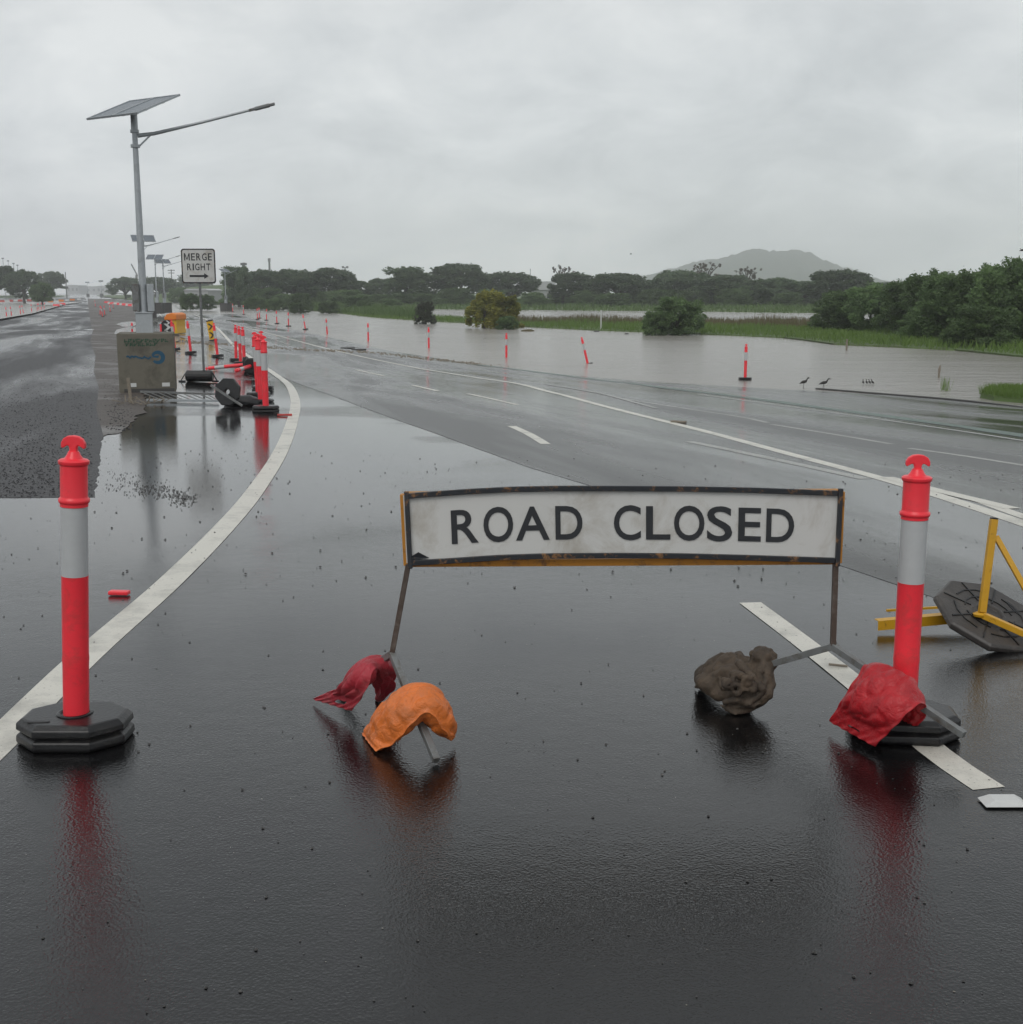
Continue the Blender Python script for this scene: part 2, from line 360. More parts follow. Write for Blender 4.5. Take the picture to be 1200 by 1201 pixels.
def drape(name, poly, mat, level=1, zabs=None, kind='structure'):
    bm = bmesh.new(); vs = [bm.verts.new((p[0], p[1], 0)) for p in poly]; bm.faces.new(vs)
    x0, x1 = min(p[0] for p in poly), max(p[0] for p in poly); y0, y1 = min(p[1] for p in poly), max(p[1] for p in poly)
    bmesh.ops.triangulate(bm, faces=bm.faces[:])
    for g in XS:
        if x0 < g < x1: bmesh.ops.bisect_plane(bm, geom=bm.verts[:] + bm.edges[:] + bm.faces[:], plane_co=(g, 0, 0), plane_no=(1, 0, 0))
    for g in YS:
        if y0 < g < y1: bmesh.ops.bisect_plane(bm, geom=bm.verts[:] + bm.edges[:] + bm.faces[:], plane_co=(0, g, 0), plane_no=(0, 1, 0))
    for v in bm.verts:
        dist = math.hypot(v.co.x, v.co.y)
        v.co.z = h(v.co.x, v.co.y) + (.0006 + min(.00011 * dist, .000010 * dist * dist)) * level
    bmesh.ops.recalc_face_normals(bm, faces=bm.faces[:])
    me = bpy.data.meshes.new(name); bm.to_mesh(me); bm.free()
    if len(me.polygons) and me.polygons[0].normal.z < 0: me.flip_normals()
    me.materials.append(mat); me.polygons.foreach_set('use_smooth', [True] * len(me.polygons))
    o = bpy.data.objects.new(name, me); COL.objects.link(o); return tag(o, kind=kind)
def GP(pts): return [G(*p)[:2] for p in pts]
def smooth_line(pts, n=6):
    P = [Vector((p[0], p[1])) for p in pts]; out = []
    for i in range(len(P) - 1):
        a, b, c, d = P[max(i - 1, 0)], P[i], P[i + 1], P[min(i + 2, len(P) - 1)]
        for k in range(n):
            t = k / n; out.append(.5 * ((2 * b) + (c - a) * t + (2 * a - 5 * b + 4 * c - d) * t * t + (3 * b - a - 3 * c + d) * t ** 3))
    out.append(P[-1]); return out
def strip(name, px, width, mat, level=2, n=5, zp=None, jag=0.0):
    P = smooth_line(GP(px) if zp is None else zp, n); Lf, Rt = [], []
    for i, p in enumerate(P):
        d = (P[min(i + 1, len(P) - 1)] - P[max(i - 1, 0)]).normalized(); nrm = Vector((-d.y, d.x)) * width / 2
        Lf.append(p + nrm * (1 + random.uniform(-jag, jag))); Rt.append(p - nrm * (1 + random.uniform(-jag, jag)))
    return drape(name, Lf + Rt[::-1], mat, level)
# worn main carriageway on the right, its near joint sharp
oldp = GP([(1400, 812), (1200, 746), (1110, 706), (1000, 668), (850, 619), (700, 572), (620, 548), (510, 508), (400, 468), (350, 450), (320, 437), (270, 413), (240, 403), (205, 394), (180, 376), (165, 364), (130, 352)])
drape('carriageway', oldp + [(-70, 420), (60, 420), (60, 60), (40, 5)], M['old_asphalt'], 1)
# rough left carriageway under reconstruction
lp = GP([(-60, 583), (20, 584), (80, 583), (111, 583), (116, 548), (120, 512), (118, 460), (113, 420), (110, 395), (107, 370), (103, 356), (100, 349)])
def ragged(P, amp, step):
    out_ = []
    for a, b2 in zip(P[:-1], P[1:]):
        a, b2 = Vector(a), Vector(b2); L_ = (b2 - a).length; n_ = max(1, int(L_ / step)) if L_ < 30 else 1; nr = Vector((-(b2 - a).y, (b2 - a).x)).normalized()
        for k in range(n_): out_.append(a.lerp(b2, k / n_) + nr * (amp * 1.6 * noise.noise(Vector((len(out_) * .37, amp, 1))) + random.uniform(-amp, amp) * .4))
    return out_ + [Vector(P[-1])]
lp = ragged(lp, .022, .10)
drape('left_carriageway', lp + [(-300, 500), (-160, 60), (-60, 4)], M['rough_asphalt'], 1)
vp = GP([(118, 512), (126, 508), (135, 509), (144, 503), (150, 498), (161, 492), (170, 480), (172, 466), (160, 452), (148, 430), (142, 405), (150, 388), (165, 376), (172, 366), (160, 356), (130, 351), (103, 350.5), (103, 356), (105, 370), (109, 388), (106, 400), (112, 418), (110, 436), (116, 455), (113, 480)])
vp = ragged(vp[:12], .09, .2) + vp[12:]
drape('dirt_verge', vp, M['mud'], 2)
def puddle(px, seed=0):
    P = smooth_line(GP(px + [px[0]]), 4)[:-1]; return drape('puddle', P, M['puddle'], 3)
puddle([(134, 392), (141, 386), (158, 384), (160, 392), (150, 396)]); puddle([(136, 381), (146, 378), (159, 378), (159, 382), (148, 384)])
puddle([(196, 396), (206, 392), (212, 398), (205, 401)])
puddle([(205, 359), (222, 357), (226, 361), (210, 363)]); 
# painted lines
strip('edge_line', [(-40, 905), (0, 868), (100, 770), (200, 682), (262, 620), (300, 575), (330, 528), (344, 490), (346, 468), (337, 450), (318, 436), (296, 421), (274, 405), (251, 382), (232, 371), (216, 364)], .165, M['line'], 2, 6)
strip('lane_line', [(880, 707), (940, 752), (1005, 803), (1095, 880), (1160, 925)], .125, M['line'], 2, 3)
strip('lane_line', [(288, 384), (400, 413), (520, 437), (600, 449), (650, 461), (795, 498), (920, 531), (1050, 566), (1200, 614), (1300, 650)], .17, M['line'], 2, 5)
strip('lane_line', [(1040, 560), (1093, 574), (1188, 597)], .16, M['line'], 3, 3)
strip('lane_line', [(640, 451), (700, 461), (770, 479)], .11, M['line_worn'], 3, 3)
strip('lane_line', [(1150, 588), (1200, 606), (1300, 640)], .13, M['line'], 2, 3)
for a in ([(725, 467), (855, 487), (900, 496)], [(905, 498), (980, 510), (1045, 521)], [(1066, 526), (1130, 535), (1200, 546), (1300, 562)], [(820, 463), (947, 480), (1073, 498), (1200, 517), (1300, 535)]):
    strip('lane_line', a, .11, M['line_worn'], 2, 3)
strip('lane_line', [(808, 518), (900, 537), (1015, 562)], .15, M['line_worn'], 2, 3)
strip('bicycle_lane_line', [(560, 428), (640, 438), (740, 450), (820, 460), (947, 476), (1073, 493), (1200, 511), (1300, 527)], .42, M['green_line'], 2, 4, jag=.3)
for a, w in (([(600, 500), (620, 509), (640, 521)], .13), ([(548, 462), (607, 475)], .1), ([(418, 434), (450, 441)], .12), ([(484, 452), (514, 459)], .12), ([(190, 372), (182, 362)], .15), ([(215, 382), (222, 388)], .15)):
    strip('lane_line', a, w, M['line'], 2, 2)
strip('lane_line', [(268, 377), (300, 391), (340, 405)], .1, M['line_worn'], 2, 3)
# flood water
tag(MB().add([(-400, -100, WZ), (2200, -100, WZ), (2200, 2300, WZ), (-700, 2300, WZ)], [(0, 1, 2, 3)]).build('flood_water', M['flood']), kind='structure')
lw = [PZ(-120, 382, -.86), PZ(0, 374, -.86), PZ(38, 367.5, -.86), PZ(62, 361, -.86), PZ(75, 357, -.86), PZ(110, 352.5, -.86), PZ(60, 349.5, -.86), PZ(-40, 350, -.86), PZ(-200, 355, -.86)]
tag(MB().add([(v.x, v.y, -.86) for v in lw], [tuple(range(len(lw)))]).build('flood_water', M['flood']), kind='structure')
# land rising out of the flood: near bank and far field
def land(name, px_near, far, z, mat, skirt=3.0, zn=WZ):
    nr = [PZ(a, b, WZ) for a, b in px_near]; poly = [Vector((p[0], p[1])) for p in nr] + [Vector(p) for p in far]
    c = sum(poly, Vector((0, 0))) / len(poly); n = len(poly); mb = MB(); vs = []
    for p in poly: vs.append((p.x, p.y, WZ - .25))
    for i, p in enumerate(poly):
        d = (c - p).normalized(); vs.append((p.x + d.x * skirt, p.y + d.y * skirt, z))
    mb.add(vs, [(i, (i + 1) % n, (i + 1) % n + n, i + n) for i in range(n)] + [tuple(range(n, 2 * n))])
    return tag(mb.build(name, mat), kind='structure')
bank_near = [(240, 353), (300, 358), (350, 363), (400, 368), (440, 373), (500, 377), (560, 380), (620, 384), (700, 388), (780, 391), (860, 394), (925, 397), (950, 400), (985, 405), (1050, 408), (1130, 412), (1200, 419), (1330, 430)]
bank_far = [(60, 60), (60, 140)] + [tuple(PZ(a, b, WZ)[:2]) for a, b in [(1000, 382), (900, 381), (800, 380), (700, 379), (600, 377), (510, 373), (430, 365.5), (330, 356.5), (250, 352)]]
land('grass_bank', bank_near, bank_far, -1.07, M['grass_ground'], .8)
far_near = [(212, 350.5), (330, 354), (500, 363), (620, 364), (750, 365), (900, 367), (1100, 369), (1500, 372)]
land('far_field', far_near, [(600, 200), (1500, 900), (900, 2250), (-300, 2250), (-200, 900)], -.95, M['grass_ground'], 4)
lf = [tuple(PZ(a, b, -.72)[:2]) for a, b in [(-600, 356), (-260, 353.5), (-40, 350.8), (45, 350), (70, 348.5), (82, 347), (-700, 347)]]
mb = MB().add([(x, y, -.72) for x, y in lf] + [(x, y, -1.3) for x, y in lf], [tuple(range(7))] + [(i, (i + 1) % 7, (i + 1) % 7 + 7, i + 7) for i in range(7)])
tag(mb.build('left_field', M['grass_ground']), kind='structure')
drape('verge_grass', GP([(112, 346.6), (135, 350.2), (170, 355), (200, 356), (208, 353), (203, 349.5), (170, 347), (140, 346)]), M['grass_ground'], 2)
# green mound beyond the flooded road
mb = MB(); n = 20
mc = PY(262, 350, 420)
for j in range(9):
    for i in range(n + 1):
        u = i / n * 2 - 1; v = j / 8
        z = -1 + 5.0 * max(0, 1 - abs(u) ** 2.2) * math.sin(math.pi * v) ** .8 + random.uniform(-.1, .1)
        mb.v.append((mc.x + u * 22, mc.y - 40 + v * 80, z))
mb.f = [(j * (n + 1) + i, j * (n + 1) + i + 1, (j + 1) * (n + 1) + i + 1, (j + 1) * (n + 1) + i) for j in range(8) for i in range(n)]
tag(mb.build('grass_mound', M['grass_ground'], smooth=True), kind='structure')
# hill
def ridge(name, outline, Y, depth, mat):
    mb = MB(); xs = np.linspace(outline[0][0], outline[-1][0], 90); ys = np.interp(xs, [o[0] for o in outline], [o[1] for o in outline]); m = 14
    for j in range(m + 1):
        v = j / m * 2 - 1
        for x, y in zip(xs, ys):
            p = PY(x, y, Y); top = max(p.z, -1); k = max(0, 1 - abs(v) ** 1.3)
            nz = noise.noise(Vector((x * .06, v * 3, 2))) * 16 * (1 - k) * k * 4 + noise.noise(Vector((x * .35, v * 9, 5))) * 5 * k
            mb.v.append((p.x, Y + v * depth, -2 + (top + 2) * k + nz))
    w = len(xs); mb.f = [(j * w + i, j * w + i + 1, (j + 1) * w + i + 1, (j + 1) * w + i) for j in range(m) for i in range(w - 1)]
    return tag(mb.build(name, mat, smooth=True), kind='structure')
ridge('hill', [(735, 341), (755, 324), (775, 318), (795, 313), (815, 308), (830, 304), (850, 302), (862, 299), (872, 294), (884, 291), (895, 293), (905, 295), (915, 294.5), (925, 293), (935, 293), (950, 296), (960, 302), (972, 308), (985, 312), (1000, 316), (1020, 326), (1060, 334), (1100, 341)], 2150, 200, M['hill'])

# ------------------------------------------------------------ kerb on the right
kp = smooth_line([PZ(a, b, WZ)[:2] for a, b in [(960, 457), (1040, 463.5), (1120, 470), (1200, 479), (1300, 492)]], 4)
mb = MB()
for a, b in zip(kp[:-1], kp[1:]): mb.bar((a.x, a.y + .15, WZ - .06), (b.x, b.y + .15, WZ - .06), .16, .2)
tag(mb.build('kerb', M['concrete_dark']), 'low dark kerb just breaking the flood water on the right', 'kerb')
isl = [PZ(a, b, WZ)[:2] for a, b in [(1148, 466.5), (1160, 461), (1185, 458), (1230, 458), (1330, 466), (1330, 484), (1200, 473), (1165, 470)]]
mb = MB(); n = len(isl); c = Vector((sum(p[0] for p in isl) / n, sum(p[1] for p in isl) / n))
mb.add([(p[0], p[1], WZ - .2) for p in isl] + [(p[0] * .97 + c.x * .03, p[1] * .97 + c.y * .03, WZ + .12) for p in isl], [(i, (i + 1) % n, (i + 1) % n + n, i + n) for i in range(n)] + [tuple(range(n, 2 * n))])
tag(mb.build('grass_island', M['grass_ground']), kind='structure')

# ------------------------------------------------------------ grass
def inpoly(x, y, P):
    c = np.zeros(x.shape, bool); n = len(P)
    for i in range(n):
        a, b = P[i], P[(i + 1) % n]
        m = (a[1] > y) != (b[1] > y)
        xx = (b[0] - a[0]) * (y - a[1]) / ((b[1] - a[1]) or 1e-9) + a[0]
        c ^= m & (x < xx)
    return c
def blades(name, poly, n, h0, h1, w, z, mat, pts=None, lean=.35):
    P = [(p[0], p[1]) for p in poly]; X0, X1 = min(p[0] for p in P), max(p[0] for p in P); Y0, Y1 = min(p[1] for p in P), max(p[1] for p in P)
    xs = rng.uniform(X0, X1, n * 6); ys = rng.uniform(Y0, Y1, n * 6); k = inpoly(xs, ys, P); xs, ys = xs[k][:n], ys[k][:n]; n = len(xs)
    fld = np.array([noise.noise(Vector((a * .25, b * .12, 3.3))) for a, b in zip(xs, ys)])
    hh = rng.uniform(h0, h1, n) * (1 + .7 * fld); an = rng.uniform(0, math.pi, n); ww = w * rng.uniform(.6, 1.4, n)
    lx, ly = rng.normal(0, lean, n) * hh, rng.normal(0, lean, n) * hh
    v = np.zeros((n, 4, 3)); ca, sa = np.cos(an) * ww / 2, np.sin(an) * ww / 2
    v[:, 0] = np.stack([xs - ca, ys - sa, np.full(n, z)], 1); v[:, 1] = np.stack([xs + ca, ys + sa, np.full(n, z)], 1)
    v[:, 2] = np.stack([xs + lx + ca * .35, ys + ly + sa * .35, z + hh], 1); v[:, 3] = np.stack([xs + lx - ca * .35, ys + ly - sa * .35, z + hh], 1)
    me = bpy.data.meshes.new(name); me.from_pydata(v.reshape(-1, 3).tolist(), [], [(4 * i, 4 * i + 1, 4 * i + 2, 4 * i + 3) for i in range(n)])
    me.materials.append(mat); o = bpy.data.objects.new(name, me); COL.objects.link(o); return o
nearp = [PZ(a, b, WZ)[:2] for a, b in bank_near]
bankpoly = nearp + [tuple(p) for p in bank_far]
tag(blades('grass', bankpoly, 170000, .2, .45, .06, -1.14, M['blade']), 'green grass growing on the bank across the flood water', 'grass', kind='stuff')
rp1 = [PZ(a, b, WZ)[:2] for a, b in [(600, 379), (700, 381), (800, 383), (940, 386), (960, 382), (800, 380.5), (700, 379.5), (600, 377.5)]]
tag(blades('reeds', rp1, 5000, .35, .6, .05, -1.05, M['reed'], lean=.12), 'tall brown seeding reeds along the back of the grassy bank', 'reeds', kind='stuff')
rp2 = [PZ(a, b, WZ)[:2] for a, b in [(280, 357), (340, 362), (440, 372), (500, 376), (500, 366), (400, 359), (300, 354.5)]]
tag(blades('grass', rp2, 30000, .4, .9, .08, -1.05, M['blade_dark']), 'taller dark green grass in front of the left tree line', 'grass', kind='stuff')
ffp = [PZ(a, b, -1)[:2] for a, b in far_near]
tag(blades('grass', ffp + [(200, 420), (-60, 420)], 50000, .3, .7, .25, -1.0, M['blade_dark']), 'grass of the far field under the spreading trees', 'grass', kind='stuff')
tag(blades('grass', isl, 14000, .06, .22, .012, WZ + .1, M['blade']), 'grass on the small kerbed island at the right edge', 'grass', kind='stuff')
tag(blades('grass', [PZ(a, b, WZ)[:2] for a, b in [(1103, 459), (1114, 459), (1114, 455), (1103, 455)]], 50, .2, .42, .012, WZ - .02, M['blade'], lean=.15), 'small tuft of weeds standing in the water by the kerb', 'grass', kind='stuff')
tag(blades('grass', lf, 30000, .25, .6, .15, -.74, M['blade_dark']), 'grass under the trees beside the left carriageway', 'grass', kind='stuff')

# ------------------------------------------------------------ trees
def leaves(clusters, per, size, flat=.5):
    C = np.array([c[:3] for c in clusters]); S = np.array([c[3:6] for c in clusters]); n = len(C) * per
    idx = np.repeat(np.arange(len(C)), per); d = rng.normal(size=(n, 3)); d /= np.linalg.norm(d, axis=1)[:, None]
    r = rng.uniform(.25, 1, n) ** .5; pos = C[idx] + d * S[idx] * r[:, None] * (1 + .15 * rng.normal(size=n))[:, None]
    a = rng.normal(size=(n, 3)); a[:, 2] *= flat; a /= np.linalg.norm(a, axis=1)[:, None]
    b = np.cross(a, rng.normal(size=(n, 3))); b /= np.linalg.norm(b, axis=1)[:, None]
    s = size * rng.uniform(.5, 1.3, n)[:, None]
    v = np.stack([pos - a * s, pos - b * s * .45, pos + a * s, pos + b * s * .45], 1)
    return v.reshape(-1, 3).tolist(), [(4 * i, 4 * i + 1, 4 * i + 2, 4 * i + 3) for i in range(n)]
def make_tree(name, label, H, Wd, kind, mat, size, seed, ncl=70, per=110):
    random.seed(seed); o = thing(name, label, 'tree' if 'tree' in name else 'bush'); cl = []
    for i in range(ncl):
        t = random.uniform(0, 2 * math.pi); r = math.sqrt(random.random())
        if kind == 'umbrella':
            z = H * (.52 + .40 * math.sqrt(max(0, 1 - r ** 2.4))) + random.uniform(-.06, .04) * H
            if random.random() < .5: z -= random.uniform(.1, .45) * H
            cl.append((Wd / 2 * r * .9 * math.cos(t), Wd / 2 * r * .9 * math.sin(t), z, Wd * random.uniform(.06, .12), Wd * random.uniform(.06, .12), H * random.uniform(.05, .10)))
        elif kind == 'round':
            z = H * (.16 + .72 * random.random()); rr = Wd / 2 * r * (1 - (abs(z / H - .5) * 1.25) ** 2.2) * .95
            s = Wd * random.uniform(.08, .14); cl.append((rr * math.cos(t), rr * math.sin(t), z, s, s, H * random.uniform(.06, .11)))
        elif kind == 'bush':
            z = H * (.05 + .78 * random.random() ** .9); rr = Wd / 2 * r * math.sqrt(max(.05, 1 - (z / H) ** 2.2)) * .95
            s = Wd * random.uniform(.07, .12); cl.append((rr * math.cos(t), rr * math.sin(t), z, s, s, H * random.uniform(.07, .13)))
        else:                                    # open, see-through
            z = H * (.55 + .42 * random.random()); rr = Wd / 2 * r
            cl.append((rr * math.cos(t), rr * math.sin(t), z, Wd * .05, Wd * .05, H * .035))
    v, f = leaves(cl, per, size); mb = MB(); mb.v, mb.f = v, f
    cr = bpy.data.meshes.new('crown'); cr.from_pydata(v, [], f); cr.materials.append(mat)
    c = bpy.data.objects.new('crown', cr); COL.objects.link(c); c.parent = o
    tb = MB(); bh = H * (.28 if kind in ('umbrella', 'round') else .5 if kind == 'open' else .12); r0 = H * (.04 if kind != 'bush' else .018)
    tb.tube([(0, 0, -.3), (.02 * H, 0, bh * .5), (0, .02 * H, bh)], [r0 * 1.3, r0, r0 * .8], 8)
    for c_ in random.sample(cl, 9 if kind != 'bush' else 7):
        e = Vector(c_[:3]); mid = Vector((e.x * .45, e.y * .45, bh + (e.z - bh) * .6))
        tb.tube([(0, 0, bh * .85), mid, e], [r0 * .6, r0 * .35, r0 * .12], 6)
    tb.build('trunk', M['bark'], o, smooth=True)
    o.scale = (1, 1, 1); return Proto(o)
T = {}
T['u1'] = make_tree('spreading_tree', 'tree', 8, 12, 'umbrella', M['leaf_dark'], .34, 1, 95, 130)
T['u2'] = make_tree('spreading_tree', 'tree', 8, 13, 'umbrella', M['leaf_dark'], .34, 2, 110, 120)
T['u3'] = make_tree('spreading_tree', 'tree', 8, 10, 'umbrella', M['leaf_dark'], .32, 3, 90, 120)
T['r1'] = make_tree('round_tree', 'tree', 8, 8, 'round', M['leaf_dark'], .30, 4, 100, 120)
T['r2'] = make_tree('round_tree', 'tree', 7, 8, 'round', M['leaf_mid'], .28, 5, 100, 120)
T['o1'] = make_tree('open_tree', 'tree', 10, 7, 'open', M['leaf_rust'], .22, 6, 45, 26)
T['b1'] = make_tree('bush', 'bush', 3, 4.2, 'bush', M['leaf_mid'], .11, 7, 110, 130)
T['b2'] = make_tree('bush', 'bush', 3, 3.2, 'bush', M['leaf_mid'], .11, 8, 100, 130)
T['b3'] = make_tree('bush', 'bush', 3.6, 5, 'bush', M['leaf_mid'], .12, 9, 130, 130)
T['n1'] = make_tree('leafy_tree', 'tree', 4.2, 4.2, 'round', M['leaf_mid'], .12, 10, 110, 150)
T['n2'] = make_tree('leafy_tree', 'tree', 4.2, 4.8, 'bush', M['leaf_mid'], .12, 11, 120, 150)
T['y1'] = make_tree('yellowing_tree', 'tree', 2.6, 2.0, 'bush', M['leaf_yellow'], .085, 12, 60, 130)
T['g1'] = make_tree('grey_bush', 'bush', 2.6, 2.2, 'bush', M['leaf_grey'], .09, 13, 60, 90)
TH = {'u1': (8, 12), 'u2': (8, 13), 'u3': (8, 10), 'r1': (8, 8), 'r2': (7, 8), 'o1': (10, 7), 'b1': (3, 4.2), 'b2': (3, 3.2), 'b3': (3.6, 5), 'n1': (4.2, 4.2), 'n2': (4.2, 4.8), 'y1': (2.6, 2.0), 'g1': (2.6, 2.2)}
def tree(k, px, top, w, Y, label, zb=-1.0, group=None):
    base = PY(px, 342, Y); zt = PY(px, top, Y).z; hh = zt - zb; ww = w * Y / F_PX; H0, W0 = TH[k]
    # crowns overshoot their nominal size a little
    return T[k].place((base.x, Y, zb), (0, 0, random.uniform(0, 6.28)), label, group, (ww / W0 * 1.04, ww / W0 * 1.04, hh / H0 * ((1.0 if px > 700 else 1.05) if Y > 150 else 1.2 if k[0] in 'nby' else 1.05)))
GRP = 'trees along the far side of the flooded field'
random.seed(21)
tree('u2', -6, 313, 60, 300, 'large dark tree at the far left edge of the photo', -.7)
tree('u3', 28, 318, 40, 290, 'dark tree right of the far left edge tree, with a pale lamp in front', -.7)
tree('r2', 49, 331, 26, 250, 'low bushy green tree to the right of the left road lamp', -.7)
tree('u1', 60, 320, 36, 420, 'hazy rounded tree behind the bushy green one on the left', -.7)
tree('u3', 147, 326, 40, 420, 'hazy tree behind the left side of the nearest solar light pole', -1, GRP)
tree('u2', 186, 326, 54, 420, 'hazy tree behind the two distant solar lights', -1, GRP)
tree('b1', 209, 336, 26, 330, 'green bush left of the merge sign post', -1)
tree('r1', 232, 322, 40, 520, 'faint hazy tree behind the merge right sign', -1, GRP)
tree('r1', 280, 312, 34, 235, 'tall dark round tree right of the merge sign', -1, GRP)
tree('u3', 309, 318, 50, 250, 'dark spreading tree under the distant chimney', -1, GRP)
tree('u1', 345, 318, 62, 255, 'dark spreading tree under the left part of the wooded line', -1, GRP)
tree('u2', 383, 316, 72, 260, 'broad dark tree left of the twin floodlight mast', -1, GRP)
tree('r1', 420, 329, 44, 270, 'low dark tree behind the twin floodlight mast', -1, GRP)
tree('u1', 447, 328, 36, 300, 'small dark tree between the broad tree and the tall ragged one', -1, GRP)
tree('r1', 478, 313, 54, 260, 'tall ragged dark tree left of the umbrella shaped tree', -1, GRP)
tree('u2', 536, 311, 72, 265, 'umbrella shaped tree with visible trunk above the grey bush', -1, GRP)
tree('u1', 598, 321, 70, 280, 'flat domed tree behind the yellowing tree', -1, GRP)
tree('o1', 660, 313, 26, 250, 'thin open tree beside the pale roof', -1, GRP)
tree('u3', 672, 321, 56, 245, 'dark tree just right of the pale roofed house', -1, GRP)
tree('u2', 727, 320, 78, 240, 'broad dark domed tree left of the hill foot', -1, GRP)
tree('u1', 800, 317, 74, 240, 'dark tree in front of the left slope of the hill', -1, GRP)
tree('o1', 826, 307, 34, 250, 'sparse open crown rising left of the hill top', -1, GRP)
tree('u2', 848, 322, 80, 235, 'dark tree below the left shoulder of the hill', -1, GRP)
tree('o1', 876, 313, 30, 250, 'sparse reddish crown in front of the hill summit', -1, GRP)
tree('u1', 905, 326, 70, 235, 'dark tree below the summit of the hill', -1, GRP)
tree('r1', 940, 328, 60, 240, 'rounded dark tree below the right shoulder of the hill', -1, GRP)
tree('u3', 985, 316, 78, 215, 'dark ragged tree where the hill slope ends on the right', -1, GRP)
tree('u1', 1040, 331, 80, 260, 'low flat tree right of the hill behind the leafy bushes', -1, GRP)
tree('u3', 1100, 334, 70, 260, 'hazy low tree behind the leafy trees on the right', -1, GRP)
tree('r2', 860, 333, 40, 230, 'smaller green tree between the dark trees below the hill', -1, GRP)
tree('u3', 765, 331, 50, 260, 'small dark tree at the foot of the hill', -1, GRP)
for px, top, w, Y, lb in ((300, 348, 30, 200, 'low green shrub left of the grassy bank'), (322, 350, 26, 190, 'small shrub beside the far bollards'), (352, 343, 34, 190, 'rounded shrub below the dark spreading trees'),
                          (350, 354, 26, 165, 'low shrub at the water edge'), (385, 353, 26, 165, 'low shrub at the edge of the water right of the first one'), (420, 346, 40, 190, 'green shrub on the bank below the low dark tree'), (458, 350, 30, 200, 'shrub at the foot of the tall ragged tree'), (628, 345, 30, 225, 'shrub under the pale roofed house')):
    tree('b3' if w > 29 else 'b1', px, top, w, Y, lb, -1.05)
for px in list(range(285, 480, 24)) + list(range(500, 640, 40)) + list(range(660, 1060, 22)):
    tree(random.choice(('b3', 'b1', 'b3')), px + random.uniform(-6, 6), random.uniform(336, 345), random.uniform(34, 52), random.uniform(225, 262), 'one of the low hazy shrubs filling the gaps under the spreading trees', -1.05, 'shrubs under the tree line')
tree('b1', 222, 343, 26, 190, 'low green shrub in front of the pale building left of the sign post', -.9); tree('b1', 242, 344.5, 24, 190, 'low green shrub in front of the pale building right of the sign post', -.9)
tree('g1', 498, 352, 27, 112, 'grey green bush standing in the flood water', -1.25)
tree('y1', 567, 343, 44, 99, 'left and taller yellow topped tree standing in the flood water', -1.25)
tree('y1', 591, 346, 42, 101, 'right half of the pair of yellow topped trees in the flood water', -1.25)
tree('b2', 595, 372, 26, 96, 'low dark shrub below the yellow topped trees', -1.2)
tree('b1', 795, 352, 66, 84, 'rounded green bush on the bank in front of the hill', -1.15)
tree('b1', 770, 367, 34, 83, 'low bush leaning left at the water edge on the bank', -1.15)
random.seed(5)
for k, px, top, w, Y, lb in (('b3', 985, 345, 66, 92, 'green bush at the left end of the leafy thicket'), ('b1', 1025, 337, 80, 90, 'dense green bush second from the left in the thicket'),
                             ('n2', 1070, 334, 80, 84, 'dark leafy bush in the middle of the thicket'), ('n1', 1092, 326, 60, 80, 'leafy tree with ragged top near the middle of the right thicket'),
                             ('n2', 1120, 328, 90, 72, 'dark leafy tree with bare twigs in the right thicket'), ('n1', 1150, 322, 60, 70, 'taller leafy tree near the right edge'),
                             ('n2', 1178, 318, 84, 68, 'large dark tree at the right edge of the photo'), ('n1', 1208, 311, 70, 66, 'tallest leafy tree cut off by the right edge'), ('b3', 1150, 362, 80, 64, 'low dark undergrowth below the trees on the right'),
                             ('b3', 1090, 362, 70, 74, 'low undergrowth left of the right hand trees')):
    tree(k, px, top, w, Y, lb, -1.05, 'thicket on the grassy bank on the right')

